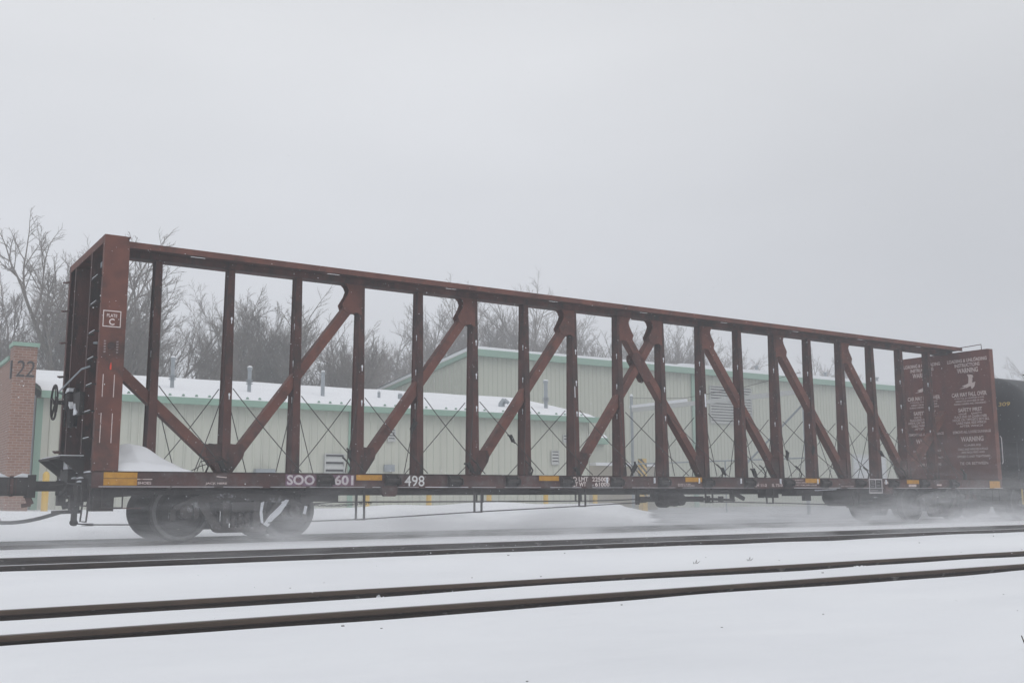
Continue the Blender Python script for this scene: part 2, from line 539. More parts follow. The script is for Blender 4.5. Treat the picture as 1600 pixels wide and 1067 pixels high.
# dry weed stem at the right edge
WX = 0.045
wd = thing('weed_stem', 'bent dry brown weed stem poking out of the snow at the lower right edge', 'weed', (WX, -14.05, -0.2))
b = MB()
b.tube([(WX, -14.05, -0.2), (WX + 0.01, -14.05, -0.16), (WX - 0.025, -14.05, -0.1)], 0.005, 5, 0.003)
b.build('stem', GRIT, wd)
for k, (dx, a) in enumerate(((0.0, 0.05), (0.01, -0.04))):
    b = MB().tube([(WX + dx, -14.05, -0.16), (WX + 0.01 + dx + a * 0.5, -14.06, -0.12)], 0.003, 4, 0.002)
    b.build('twig', GRIT, wd)
for (x, y) in ((3.64, -7.6), (4.6, -7.6)):
    b = MB()
    z = ground_z(x, y)
    for k in range(4):
        b.tube([(x + k * 0.02, y, z - 0.01), (x + k * 0.025 + 0.01, y, z + 0.015), (x + k * 0.03 + 0.03 * (k % 2), y, z + 0.03 + 0.012 * (k % 3))], 0.004, 4, 0.002)
    tag(b.build('dry_grass_sprig', GRIT, at=(x, y, z)), 'tiny dry grass sprig in the snow between the tracks, ' + ('nearer the picture centre' if x < 4 else 'farther along to the right'), 'grass sprig', 'dry grass sprigs')

# ------------------------------------------------------------------ centerbeam flatcar
XL, XR = -2.364, 20.915
HW = 1.367
ZB, ZT = 0.838, 1.066
ZTOP = 4.633
S = 1.2418
X0 = -1.225                       # centre of first post
PX = [X0 + i * S for i in range(18)]
car = thing('centerbeam_flatcar', 'long empty oxide red centerbeam railway flatcar with open truss and end bulkheads', 'rail car', (9.27, 0, 0))

deck = MB()
deck.box(XL + 0.35, XR - 0.2, -HW + 0.012, HW - 0.012, ZT - 0.045, ZT - 0.004)
deck.build('deck', RED, car)
cs = MB()
cs.box(-2.2, 20.75, -0.27, 0.27, 0.72, ZT - 0.046)
cs.box(-2.2, 20.75, -0.36, 0.36, 0.705, 0.72)
cs.build('center_sill', STEEL, car)
for i in range(18):
    if i % 2 == 0:
        x = PX[i]
        b = MB()
        b.prism([(-1.33, 0.86), (-1.33, 1.02), (-0.27, 1.02), (-0.27, 0.74)], 'x', x - 0.07, x + 0.07)
        b.prism([(1.33, 0.86), (1.33, 1.02), (0.27, 1.02), (0.27, 0.74)], 'x', x - 0.07, x + 0.07)
        b.build('cross_bearer', STEEL, car)

# side sills
for sgn in (-1, 1):
    b = MB()
    y = sgn * HW
    def yy(a, c): return (min(y - sgn * a, y - sgn * c), max(y - sgn * a, y - sgn * c))
    b.box(XL, XR, *yy(0.0, 0.012), ZB, ZT)
    b.box(XL, XR, *yy(-0.0, 0.11), ZT - 0.014 + 0.001, ZT + 0.002)
    b.box(XL, XR, *yy(-0.02, 0.11), ZB - 0.014, ZB - 0.001)
    so = b.build('side_sill', GRIME, car)
    if sgn < 0:
        near_sill = so
        b = MB()
        x = XL + 0.1
        while x < XR - 0.3:
            l = rg.uniform(0.4, 1.6)
            if rg.random() < 0.8:
                b.box(x, min(x + l, XR), y - 0.019, y - 0.002, ZB - 0.001, ZB + rg.uniform(0.004, 0.009))
            x += l + rg.uniform(0.02, 0.3)
        b.build('snow_line', SNOWSKY, near_sill)

YF = -HW - 0.003
# reflectors
for (x0, x1, z0, z1) in ((-2.2, -1.72, 0.965, 1.052), (-2.2, -1.72, 0.86, 0.958), (1.86, 2.34, 0.955, 1.045), (5.63, 6.09, 0.965, 1.055), (9.36, 9.83, 0.96, 1.055),
                         (13.06, 13.55, 0.955, 1.055), (16.78, 17.26, 0.945, 1.04), (20.32, 20.8, 0.84, 1.03)):
    MB().box(x0, x1, YF - 0.006, YF, z0, z1).build('reflector', YELLOW, near_sill)
def sill_text(s, x0, x1, z0, z1, m=LETTER, bold=0.0, name='lettering', shear=0.0):
    b = MB()
    text_geo(b, s, (x0, x1, z0, z1), (0, YF, 0), (1, 0, 0), (0, 0, 1), max(bold, 0.02) if m is not CHALK else bold, shear)
    b.build(name, m, near_sill)
HALO = mat('faded_purple_halo', (0.2, 0.13, 0.2), (0.13, 0.06, 0.07), 14, 0.9)
for (xa, xb) in ((0.61, 1.14), (1.44, 1.83)):
    MB().box(xa, xb, YF + 0.0005, YF + 0.0022, 0.855, 1.042).build('faded_patch', HALO, near_sill)
sill_text('SOO', 0.635, 1.115, 0.872, 1.036, LETTER2, 0.03)
sill_text('601', 1.465, 1.81, 0.872, 1.036, LETTER2, 0.03)
sill_text('498', 2.78, 3.17, 0.855, 1.04, CHALK, 0.006, 'chalk_mark', 0.0)
sill_text('LD LMT', 6.38, 6.8, 0.96, 1.042, LETTER3, 0.012)
sill_text('LT WT', 6.44, 6.75, 0.862, 0.944, LETTER3, 0.012)
sill_text('225000', 6.9, 7.33, 0.96, 1.042, LETTER3, 0.012)
sill_text('61000', 6.97, 7.33, 0.862, 0.944, LETTER3, 0.012)
sill_text('SHOES', -1.71, -1.51, 0.875, 0.915, LETTER)
MB().box(-1.72, -1.5, YF - 0.001, YF + 0.001, 0.945, 0.957).build('paint_stripe', LETTER, near_sill)
MB().bar((-0.52, YF, 1.0), (-0.36, YF, 0.985), 0.002, 0.014).build('paint_stripe', LETTER, near_sill)
sill_text('JACK HERE', -0.69, -0.35, 0.87, 0.91, LETTER)
sill_text('EH 11-2', 11.42, 11.79, 0.865, 0.93, LETTER)
sill_text('IL 73-0', 11.96, 12.3, 0.865, 0.93, LETTER)
sill_text('BUILT 5-98', 9.15, 9.5, 0.905, 0.925, LETTER)
sill_text('MADE IN CANADA', 9.15, 9.62, 0.87, 0.895, LETTER)
for k, (a, c) in enumerate(((12.72, 13.0), (12.66, 13.35), (12.66, 13.45))):
    sill_text(('INSPECT', 'LUBE DATE AND SHOP', 'AIR BRAKE TEST DATE'))if False else None
    sill_text(('INSPECT', 'WINCH AND CABLE', 'DO NOT HUMP WHEN LOADED')[k], a, c, 1.0 - k * 0.055, 1.03 - k * 0.055, LETTER)
sill_text('DO NOT USE', 14.3, 14.75, 0.87, 0.89, LETTER)
# consolidated stencil: black panel in a white frame
b = MB().box(15.33, 15.79, YF - 0.002, YF, 0.735, 1.04)
st = b.build('stencil_plate', BLACKST, near_sill)
b = MB()
for (xa, xb, za, zb) in ((15.31, 15.81, 1.035, 1.06), (15.31, 15.81, 0.715, 0.74), (15.31, 15.335, 0.74, 1.035), (15.785, 15.81, 0.74, 1.035), (15.335, 15.785, 0.83, 0.845), (15.55, 15.565, 0.845, 1.035)):
    b.box(xa, xb, YF - 0.006, YF - 0.0025, za, zb)
for (xa, xb, z) in ((15.37, 15.5, 0.995), (15.37, 15.52, 0.94), (15.37, 15.5, 0.885), (15.6, 15.72, 0.985), (15.6, 15.7, 0.9), (15.38, 15.62, 0.78)):
    text_geo(b, 'COTS 8', (xa, xb, z - 0.014, z + 0.014), (0, YF - 0.004, 0), (1, 0, 0), (0, 0, 1))
b.build('stencil_frame', LETTER2, near_sill)
MB().box(16.85, 17.15, YF - 0.002, YF, 0.875, 0.93).build('paint_patch', LETTER, near_sill)
MB().box(18.0, 18.2, YF - 0.002, YF, 0.9, 0.94).build('paint_patch', LETTER, near_sill)
MB().box(15.9, 16.05, YF - 0.002, YF, 0.94, 1.0).build('paint_patch', LETTER, near_sill)

# winches set along the near sill
wb = MB()
wb.box(-0.13, 0.13, -0.035, 0.0, -0.1, 0.1)
wb.prism([(-0.035, -0.1), (-0.1, -0.03), (-0.1, 0.04), (-0.035, 0.1)], 'x', -0.125, -0.11)
wb.prism([(-0.035, -0.1), (-0.1, -0.03), (-0.1, 0.04), (-0.035, 0.1)], 'x', 0.095, 0.11)
wb.cyl((-0.14, -0.065, 0.0), (0.13, -0.065, 0.0), 0.04, 10)
wb.cyl((0.111, -0.065, 0.0), (0.128, -0.065, 0.0), 0.07, 12)
wb.bar((0.12, -0.075, 0.05), (0.15, -0.075, -0.07), 0.015, 0.03)
wmesh = wb.mesh('winch', STEEL)
wpos = [PX[i] + 0.03 for i in range(2, 17)]
for i, x in enumerate(wpos):
    inst(wmesh, 'winch', car, (x, -HW, 0.945))
wsn = MB().box(-0.012, 0.012, -0.03, 0, -0.05, 0.06).mesh('snow_on_bracket', SNOWSKY)
for i, x in enumerate(wpos):
    if i in (5, 6, 7, 8, 9, 10, 12): inst(wsn, 'snow_streak', near_sill, (x - 0.24, -HW, 0.98))
# rope hook bracket under sill
for x in (2.45, 15.98):
    b = MB()
    b.prism([(x - 0.14, ZB + 0.02), (x - 0.14, ZB - 0.1), (x - 0.09, ZB - 0.155), (x + 0.12, ZB - 0.155), (x + 0.16, ZB - 0.1), (x + 0.16, ZB + 0.02)], 'y', -HW - 0.07, -HW - 0.001)
    b.build('jacking_bracket', GRIME, car)

# truss posts: tapered H sections
def post_mesh(ztop=4.6):
    b = MB()
    z0, z1 = 0.0, ztop - ZT
    for s in (-1, 1):
        def q(xh, z, y0, y1): return [(-xh, y0, z), (xh, y0, z), (xh, y1, z), (-xh, y1, z)]
        yb0, yb1 = sorted((s * 0.15, s * 0.13)); yt0, yt1 = sorted((s * 0.095, s * 0.08))
        vs = q(0.072, z0, yb0, yb1) + q(0.058, z1, yt0, yt1)
        b.add(vs, [(0, 3, 2, 1), (4, 5, 6, 7), (0, 1, 5, 4), (1, 2, 6, 5), (2, 3, 7, 6), (3, 0, 4, 7)])
    vs = [(-0.058, -0.13, z0), (-0.04, -0.13, z0), (-0.04, 0.13, z0), (-0.058, 0.13, z0), (-0.046, -0.08, z1), (-0.028, -0.08, z1), (-0.028, 0.08, z1), (-0.046, 0.08, z1)]
    b.add(vs, [(0, 3, 2, 1), (4, 5, 6, 7), (0, 1, 5, 4), (1, 2, 6, 5), (2, 3, 7, 6), (3, 0, 4, 7)])
    return b.mesh('post', RED)
pm = post_mesh()
kb = MB()
def keyhole(b, pos, face):
    """face 'x' -> on the plate that faces -X, 'y' -> on the flange that faces -Y"""
    x, y, z = pos
    pts = [(-0.016, 0), (-0.016, 0.03), (0.0, 0.046), (0.016, 0.03), (0.016, 0), (0.008, -0.01), (0.006, -0.07), (-0.006, -0.07), (-0.008, -0.01)]
    if face == 'x': b.prism([(y + p[0], z + p[1]) for p in pts], 'x', x - 0.004, x)
    else: b.prism([(x + p[0], z + p[1]) for p in pts], 'y', y - 0.004, y)
for i, x in enumerate(PX):
    po = inst(pm, 'post', car, (x, 0, ZT))
    b = MB()
    zs = [3.72, 3.05, 2.4]
    for j, z in enumerate(zs):
        if (i * 7 + j * 3) % 11 == 10: continue
        f = (z - ZT) / (4.6 - ZT)
        if i % 2 == 0 or i > 10:
            keyhole(b, (x - 0.0585 + 0.012 * f - 0.001, -0.05 + 0.01 * j, z), 'x')
        else:
            keyhole(b, (x + 0.02, -0.15 + 0.055 * f - 0.0005, z), 'y')
    if b.v: b.build('sky_white_keyhole', SNOWSKY, po)  # white plugs paint the bright sky seen through the holes
    if i in (7, 10):
        f = (2.85 - ZT) / (4.6 - ZT)
        h = 0.3 if i == 10 else 0.24
        wd_ = 0.022 if i == 10 else 0.008
        xx = x + (0.025 if i == 10 else -0.025)
        yA = -0.15 + 0.055 * (2.7 - ZT) / (4.6 - ZT) - 0.001
        MB().bar((xx, yA - 0.0065, 2.85 - h / 2), (xx, yA - 0.0 + 0.0005, 2.85 + h / 2), wd_ * 2, 0.006, (0, 1, 0)).build('slot', SNOWSKY, po)

# diagonal braces
def diag(xa, za, xb, zb, wd_=0.165):
    b = MB()
    a, c = Vector((xa, 0, za)), Vector((xb, 0, zb))
    d = (c - a).normalized()
    nrm = Vector((-d.z, 0, d.x)) * wd_ / 2
    for y0, y1 in ((-0.092, -0.08), (0.08, 0.092)):
        b.prism([((a + nrm).x, (a + nrm).z), ((c + nrm).x, (c + nrm).z), ((c - nrm).x, (c - nrm).z), ((a - nrm).x, (a - nrm).z)], 'y', y0, y1)
    for k in (1, -1):
        p, q = a + nrm * k, c + nrm * k
        p2, q2 = a + nrm * k * 0.87, c + nrm * k * 0.87
        b.prism([(p.x, p.z), (q.x, q.z), (q2.x, q2.z), (p2.x, p2.z)], 'y', -0.0795, 0.0795)
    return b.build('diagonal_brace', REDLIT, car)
ZL, ZH = 1.22, 4.3
diag(-2.02, 2.95, PX[1] - 0.07, ZL - 0.03)
diag(20.55, 2.95, PX[16] + 0.07, ZL - 0.03)
for a in (1, 3, 5, 7): diag(PX[a] + 0.07, ZL, PX[a + 2] - 0.13, ZH)
for a in (16, 14, 12, 10): diag(PX[a] - 0.07, ZL, PX[a - 2] + 0.13, ZH)
def gusset_top(x, s):
    pts = [(0, 4.6), (s * 0.36, 4.6), (s * 0.30, 4.55), (s * 0.265, 4.47), (s * 0.30, 4.37), (s * 0.40, 4.2), (s * 0.36, 4.09), (s * 0.27, 4.04), (s * 0.1, 4.07), (0, 4.03)]
    b = MB()
    for y0 in (-0.104, 0.093):
        b.prism([(x + p[0], p[1]) for p in pts], 'y', y0, y0 + 0.011)
    b.build('gusset_plate', REDLIT, car)
def gusset_bot(x, s):
    pts = [(0, ZT), (s * 0.11, ZT), (s * 0.31, 1.36), (s * 0.335, 1.46), (s * 0.29, 1.58), (s * 0.2, 1.57), (s * 0.08, 1.58), (0, 1.62)]
    b = MB()
    for y0 in (-0.106, 0.095):
        b.prism([(x + p[0], p[1]) for p in pts], 'y', y0, y0 + 0.012)
    b.build('gusset_plate', RED, car)
for a in (3, 5, 7, 9): gusset_top(PX[a], -1)
for a in (14, 12, 10, 8): gusset_top(PX[a], 1)
for a in (1, 3, 5, 7): gusset_bot(PX[a], 1)
for a in (16, 14, 12, 10): gusset_bot(PX[a], -1)
gusset_bot(PX[1], -1); gusset_bot(PX[16], 1)
# cross plate where the two middle braces meet
xc = (PX[8] + PX[9]) / 2
b = MB()
dx, dz = (PX[10] - PX[8]) - 0.23, ZL - ZH
ln = math.hypot(dx, dz); dx /= ln; dz /= ln
tt = 0.74
cxx, czz = xc, ZL + (ZH - ZL) * tt
def off(a, c): return (cxx + dx * a - dz * c, czz + dz * a + dx * c)
for y0 in (-0.106, 0.095):
    b.prism([off(-0.36, -0.06), off(-0.36, 0.06), off(-0.28, 0.13), off(0.28, 0.13), off(0.36, 0.06), off(0.36, -0.06), off(0.28, -0.13), off(-0.28, -0.13)], 'y', y0, y0 + 0.011)
b.build('gusset_plate', RED, car)

# top chord: wide channel with upturned lips and lower box
XE0, XE1 = -2.05, 20.93
ZPL = 4.705
b = MB()
b.box(XE0, XE1, -0.14, 0.14, 4.6, ZPL - 0.0005)          # lower box
chord = b.build('top_chord', RED, car)
# plates with real slots between posts
slots = [(PX[i] + PX[i + 1]) / 2 - 0.02 for i in range(0, 17, 2)]
b = MB()
for s in (-1, 1):
    ya, yb_ = (-0.45, -0.27) if s < 0 else (0.27, 0.45)
    b.box(XE0, XE1, ya, yb_, ZPL, ZPL + 0.012)
    x = XE0
    yi0, yi1 = (-0.27, -0.19) if s < 0 else (0.19, 0.27)
    for sx in slots:
        b.box(x, sx - 0.13, yi0, yi1, ZPL, ZPL + 0.012)
        x = sx + 0.13
    b.box(x, XE1, yi0, yi1, ZPL, ZPL + 0.012)
b.box(XE0, XE1, -0.19, 0.19, ZPL, ZPL + 0.012)
b.build('top_plate', RED, chord)
for s in (-1, 1):
    y0, y1 = sorted((s * 0.4505, s * 0.462))
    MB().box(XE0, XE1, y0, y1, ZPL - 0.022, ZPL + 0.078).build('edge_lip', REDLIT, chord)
b = MB()
b.box(XE0, XE1, -0.1405, -0.134 - 0.0, 4.596, 4.6)
b.build('weld_seam', STEEL, chord)

# bulkheads
def bulkhead(xo, sgn):
    """xo outer plane, sgn +1 for the end at low X (outer face looks to -X), -1 for the other"""
    th = 0.36 if sgn > 0 else 0.17
    xi = xo + sgn * th
    def bx(mb, a, c, *r): mb.box(min(a, c), max(a, c), *r)
    b = MB()
    bx(b, xi - sgn * 0.03, xi, -HW + 0.02, HW - 0.02, ZT + 0.003, ZTOP - 0.01)
    sheet = b.build('bulkhead', PANELRED if sgn < 0 else ENDDARK, car)
    for s in (-1, 1):
        y0, y1 = sorted((s * HW, s * (HW - 0.02)))
        b = MB()
        xa, xb = sorted((xo, xi + sgn * 0.0))
        # side plate of the corner post with clipped upper inner corner
        hi = [(xo, ZT + 0.004), (xo, ZTOP), (xi - sgn * 0.04, ZTOP), (xi + sgn * 0.005, ZTOP - 0.1), (xi + sgn * 0.005, ZT + 0.004)]
        b.prism(hi, 'y', y0 - (0.006 if s < 0 else 0), y1 + (0.006 if s > 0 else 0))
        yf0, yf1 = sorted((s * (HW - 0.02), s * (HW - 0.11)))
        b.box(min(xo, xo + sgn * 0.012), max(xo, xo + sgn * 0.012), yf0, yf1, ZT, ZTOP)
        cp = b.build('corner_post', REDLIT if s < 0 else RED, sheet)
        if s < 0 and sgn > 0: corner = cp
    for y in (-0.46, 0.8):
        b = MB()
        bx(b, xo + sgn * 0.01, xi - sgn * 0.031, y - 0.03, y - 0.018, ZT + 0.02, ZTOP - 0.12)
        bx(b, xo + sgn * 0.0, xo + sgn * 0.0095, y - 0.04, y + 0.04, ZT + 0.02, ZTOP - 0.12)
        b.build('rib', RED, sheet)
    for z in (1.9, 2.9, 3.7):
        b = MB()
        for ya, yb_ in ((-1.25, -0.505), (-0.41, 0.755), (0.845, 1.25)):
            bx(b, xi - sgn * 0.14, xi - sgn * 0.032, ya, yb_, z, z + 0.012)
        b.build('rib', ENDDARK, sheet)
    b = MB()
    bx(b, xo, xi + sgn * 0.02, -HW + 0.021, HW - 0.021, ZTOP - 0.012, ZTOP + 0.004)
    bx(b, xo - sgn * 0.001, xo + sgn * 0.011, -HW + 0.112, HW - 0.112, ZTOP - 0.115, ZTOP - 0.013)
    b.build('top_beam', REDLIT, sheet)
    return sheet, corner if sgn > 0 else cp
bh_l, corner_l = bulkhead(XL, 1)
bh_r, corner_r = bulkhead(XR, -1)

# lettering on the near left corner post
YP = -HW - 0.0075
b = MB()
for (za, zb) in ((3.452, 3.466), (3.215, 3.229)):
    b.box(-2.335, -2.075, YP - 0.002, YP, za, zb)
for (xa, xb) in ((-2.335, -2.323), (-2.087, -2.075)):
    b.box(xa, xb, YP - 0.002, YP, 3.2295, 3.4515)
text_geo(b, 'PLATE', (-2.28, -2.13, 3.365, 3.415), (0, YP - 0.001, 0), (1, 0, 0), (0, 0, 1), 0.01)
text_geo(b, 'C', (-2.245, -2.165, 3.245, 3.345), (0, YP - 0.001, 0), (1, 0, 0), (0, 0, 1), 0.025)
b.build('lettering', LETTER3, corner_l)
b = MB()
for xx in (-2.30, -2.12):
    for k in range(5):
        text_geo(b, 'EKBHS'[k] + 'N7', (xx, xx + 0.03, 2.985 - k * 0.04, 3.008 - k * 0.04), (0, YP - 0.001, 0), (1, 0, 0), (0, 0, 1))
b.build('small_lettering', LETTER2, corner_l)
b = MB().lathe([(0, 0.001), (0, 0.055), (0.01, 0.06), (0.012, 0.06)], (-2.19, YP - 0.012, 2.93), 'y', 16)
b.build('round_plug', GRIME, corner_l)
MB().prism([(-2.185, 2.69), (-2.172, 2.63), (-2.175, 2.57), (-2.198, 2.575), (-2.2, 2.62)], 'y', YP - 0.002, YP).build('paint_splash', REDMARK, corner_l)
for xx in (-2.29, -2.13):
    for (za, zb) in ((2.16, 2.5), (1.48, 1.92)):
        MB().box(xx, xx + 0.011, YP - 0.004, YP, za, zb).build('slot', LETTER, corner_l)

# loading instructions on the inner face of the far bulkhead
XI = XR - 0.17 - 0.003
lines = [('LOADING & UNLOADING', 4.39, 1.2, 0.10), ('INSTRUCTIONS', 4.26, 0.76, 0.10), ('WARNING', 4.11, 0.64, 0.14), ('CAR MAY FALL OVER', 3.44, 1.06, 0.12),
         ('IF YOU FAIL TO MAINTAIN EQUAL', 3.33, 0.9, 0.05), ('WEIGHT ON EACH SIDE OF CAR', 3.255, 0.86, 0.05), ('DURING LOADING AND UNLOADING', 3.18, 0.95, 0.05),
         ('SAFETY FIRST', 3.01, 0.72, 0.11), ('HAVE     SAFETY', 2.9, 0.7, 0.05), ('PLACE END OF CHAIN OVER', 2.82, 0.98, 0.07), ('HOOK ON OPPOSITE SIDE SILL', 2.735, 1.1, 0.07),
         ('CABLE PARK SIDE WINCH', 2.65, 0.9, 0.07), ('AFTER WINCH', 2.56, 0.7, 0.06), ('REMOVE ALL LOOSE DUNNAGE', 2.4, 1.14, 0.075), ('WARNING', 2.2, 0.68, 0.14),
         ('CABLES', 2.03, 0.5, 0.05), ('CABLES AND WINCHES IN PLACE', 1.92, 0.9, 0.06), ('ARE REQUIRED AND', 1.83, 0.7, 0.06), ('APPLIED 2 AND TIGHTENED', 1.72, 1.0, 0.06), ('TIE OR BETWEEN', 1.53, 0.85, 0.08)]
for yc in (-0.69, 0.74):
    b = MB()
    for s_, z, wd_, h in lines:
        text_geo(b, s_, (-yc - wd_ / 2, -yc + wd_ / 2, z - h / 2, z + h / 2), (XI, 0, 0), (0, -1, 0), (0, 0, 1), 0.03 if h > 0.09 else 0.02)
    b.build('lettering', LETTER, bh_r)
    b = MB()
    # emblem of a tipping car
    pts = [(-0.02, 0.42), (0.1, 0.40), (0.16, 0.36), (0.12, 0.1), (0.22, 0.12), (0.18, -0.05), (0.1, -0.14), (0.06, -0.02), (-0.05, -0.08), (-0.28, -0.1), (-0.12, -0.04), (-0.2, 0.0), (-0.08, 0.04), (0.0, 0.08), (0.02, 0.3)]
    vs = [(XI - 0.0005, yc - p[0], 3.68 + p[1] * 0.75) for p in pts]
    b.add(vs, [tuple(range(len(pts)))])
    b.build('tipping_car_emblem', LETTER, bh_r)
# grab loop on top of the far bulkhead
b = MB()
b.tube([(XR - 0.08, -0.2, ZTOP), (XR - 0.08, -0.2, ZTOP + 0.13), (XR - 0.08, -1.1, ZTOP + 0.16), (XR - 0.08, -1.1, ZTOP)], 0.012, 6)
b.build('grab_iron', RED, bh_r)
b = MB()
b.tube([(XR + 0.05, -HW - 0.02, 1.5), (XR + 0.09, -HW - 0.02, 1.55), (XR + 0.09, -HW - 0.02, 2.2), (XR + 0.03, -HW - 0.02, 2.25)], 0.012, 6)
b.build('grab_iron', LETTER2, bh_r)

# end furniture at the near left bulkhead
for z in (1.55, 1.95, 2.35, 2.75, 3.15, 3.6, 4.0):
    b = MB().tube([(XL + 0.02, -1.3, z), (XL - 0.06, -1.3, z), (XL - 0.06, -0.88, z), (XL + 0.02, -0.88, z)], 0.012, 6)
    b.build('ladder_rung', STEEL, bh_l)
    b = MB().box(XL - 0.066, XL - 0.054, -1.27, -0.9, z + 0.012, z + 0.02).build('snow_on_rung', SNOWSKY, bh_l)
for z in (1.45, 2.72, 3.3, 3.85, 4.35):
    b = MB().tube([(XL, 1.3, z), (XL - 0.09, 1.36, z), (XL - 0.09, 1.2, z - 0.03), (XL, 1.1, z - 0.02)], 0.014, 6)
    b.build('grab_iron', RED, bh_l)
MB().tube([(XL - 0.02, -0.9, 2.66), (XL - 0.12, -0.8, 2.62), (XL - 0.12, 1.05, 2.42), (XL - 0.02, 1.1, 2.40)], 0.015, 6).build('hand_rail', GALV, bh_l)
MB().tube([(XL + 0.2, 0.05, 3.75), (XL + 0.1, 0.0, 3.95), (XL + 0.1, -0.35, 4.02)], 0.02, 6).build('brake_pipe', GALV, bh_l)
MB().tube([(XL + 0.2, 0.1, 3.05), (XL + 0.1, -0.3, 3.1), (XL + 0.1, -0.75, 3.05)], 0.02, 6).build('brake_pipe', GALV, bh_l)
b = MB().box(XL + 0.12, XL + 0.3, -1.2, -0.52, 4.28, 4.36)
b.build('top_bracket', GALV, bh_l)
# hand brake: wheel, gear housing, chain rod
bw = MB()
n = 28
bw.tube([(-2.66, 0.3 + 0.275 * math.cos(2 * math.pi * k / n), 2.19 + 0.275 * math.sin(2 * math.pi * k / n)) for k in range(n + 1)], 0.017, 6, cap=False)
for k in range(5):
    a = 2 * math.pi * k / 5 + 0.3
    bw.bar((-2.64, 0.3, 2.19), (-2.66, 0.3 + 0.27 * math.cos(a), 2.19 + 0.27 * math.sin(a)), 0.03, 0.012)
bw.cyl((-2.68, 0.3, 2.19), (-2.42, 0.3, 2.19), 0.035, 10)
bw.build('brake_wheel', STEEL, car)
b = MB()
b.lathe([(-2.5, 0.001), (-2.5, 0.13), (-2.47, 0.17), (-2.36, 0.17)], (0, 0.25, 2.2), 'x', 18)
b.lathe([(-2.47, 0.001), (-2.47, 0.14), (-2.44, 0.18), (-2.36, 0.18)], (0, 0.12, 1.97), 'x', 18)
b.box(-2.42, -2.36, -0.05, 0.42, 1.8, 2.4)
b.build('brake_housing', ENDDARK, car)
b = MB()
b.prism([(0.40, 2.35), (0.25, 2.42), (0.08, 2.41), (0.1, 2.36)], 'x', -2.49, -2.37)
b.prism([(0.22, 2.12), (0.1, 2.2), (-0.04, 2.12), (-0.02, 2.07), (0.1, 2.13)], 'x', -2.48, -2.37)
b.build('snow_cap', SNOW, car)
MB().cyl((-2.5, 0.22, 1.8), (-2.5, 0.22, 2.05), 0.014, 6).build('brake_chain_rod', STEEL, car)
b = MB().box(-2.44, -2.37, -0.55, -0.12, 1.95, 2.3)
b.build('grab_frame', STEEL, car)
MB().prism([(-0.2, 1.96), (-0.42, 1.96), (-0.44, 2.0), (-0.3, 2.05), (-0.24, 2.14)], 'x', -2.46, -2.441).build('snow_cap', SNOWSKY, car)
# crossover platform with brackets
b = MB()
b.box(-2.72, -2.37, -0.85, 1.05, 1.27, 1.3)
b.prism([(-2.72, 1.268), (-2.37, 1.268), (-2.37, 1.02), (-2.42, 1.02)], 'y', 0.1, 0.12)
b.prism([(-2.72, 1.268), (-2.37, 1.268), (-2.37, 1.02), (-2.42, 1.02)], 'y', 0.98, 1.0)
b.prism([(-2.72, 1.268), (-2.37, 1.268), (-2.37, 1.02), (-2.42, 1.02)], 'y', -0.8, -0.78)
plat = b.build('crossover_platform', STEEL, car)
MB().box(-2.7, -2.38, -0.8, 0.95, 1.3005, 1.318).build('snow_layer', SNOW, plat)
# end sill and striker
b = MB()
b.box(-2.36, -2.2, -1.3, 1.3, 0.8, 1.05)
b.box(-2.5, -2.2, -0.3, 0.3, 0.66, 1.12)
b.box(-2.45, -2.25, -0.85, -0.5, 0.62, 0.9)
b.box(-2.3, -2.0, -1.2, -0.8, 0.48, 0.8)
b.build('end_sill', STEEL, car)
b = MB()
b.prism([(-0.3, 1.121), (-0.1, 1.24), (0.1, 1.26), (0.3, 1.121)], 'x', -2.5, -2.3)
b.build('snow_cap', SNOW, car)
# left coupler
def coupler(parent, x0, s, mt=STEEL):
    b = MB()
    b.box(*sorted((x0, x0 - s * 0.5)), -0.075, 0.075, 0.78, 0.935)
    b.prism([(x0 - s * 0.5, -0.1), (x0 - s * 0.72, -0.17), (x0 - s * 0.8, -0.2), (x0 - s * 0.86, -0.14), (x0 - s * 0.74, -0.03), (x0 - s * 0.72, 0.05), (x0 - s * 0.92, 0.16), (x0 - s * 0.84, 0.22), (x0 - s * 0.66, 0.18), (x0 - s * 0.5, 0.1)], 'z', 0.71, 0.99)
    b.box(*sorted((x0 - s * 0.62, x0 - s * 0.5)), -0.15, 0.15, 0.68, 1.03)
    cp = b.build('coupler', mt, parent)
    b = MB()
    b.prism([(x0 - s * 0.78, -0.2), (x0 - s * 0.95, -0.12), (x0 - s * 0.97, 0.0), (x0 - s * 0.88, 0.04), (x0 - s * 0.8, -0.03)], 'z', 0.74, 0.97)
    b.cyl((x0 - s * 0.84, -0.13, 0.7), (x0 - s * 0.84, -0.13, 1.01), 0.028, 8)
    b.build('knuckle', RED, cp)
    b = MB()
    b.prism([(x0 - s * 0.55, 1.03), (x0 - s * 0.68, 1.05), (x0 - s * 0.8, 0.992), (x0 - s * 0.5, 0.992)], 'y', -0.14, 0.12)
    b.build('snow_cap', SNOW, cp)
    b = MB()
    b.bar((x0 - s * 0.6, -0.1, 0.7), (x0 - s * 0.55, -0.12, 0.58), 0.06, 0.08)
    b.bar((x0 - s * 0.55, -0.12, 0.58), (x0 - s * 0.68, -0.1, 0.56), 0.05, 0.06)
    b.build('lock_lifter', RED, cp)
    return cp
coupler(car, -2.42, 1)
coupler(car, 20.98, -1)
ncar = thing('coupled_rail_car', 'dark snow dusted coupler of the next rail car, locked to the flatcar', 'rail car', (-4.1, 0, 0))
coupler(ncar, -4.1, -1)
b = MB().box(-4.6, -4.1, -0.3, 0.3, 0.62, 1.05)
b.build('striker', STEEL, ncar)
b = MB().box(-4.9, -4.6, -1.3, 1.3, 0.8, 1.15)
b.build('end_sill', STEEL, ncar)
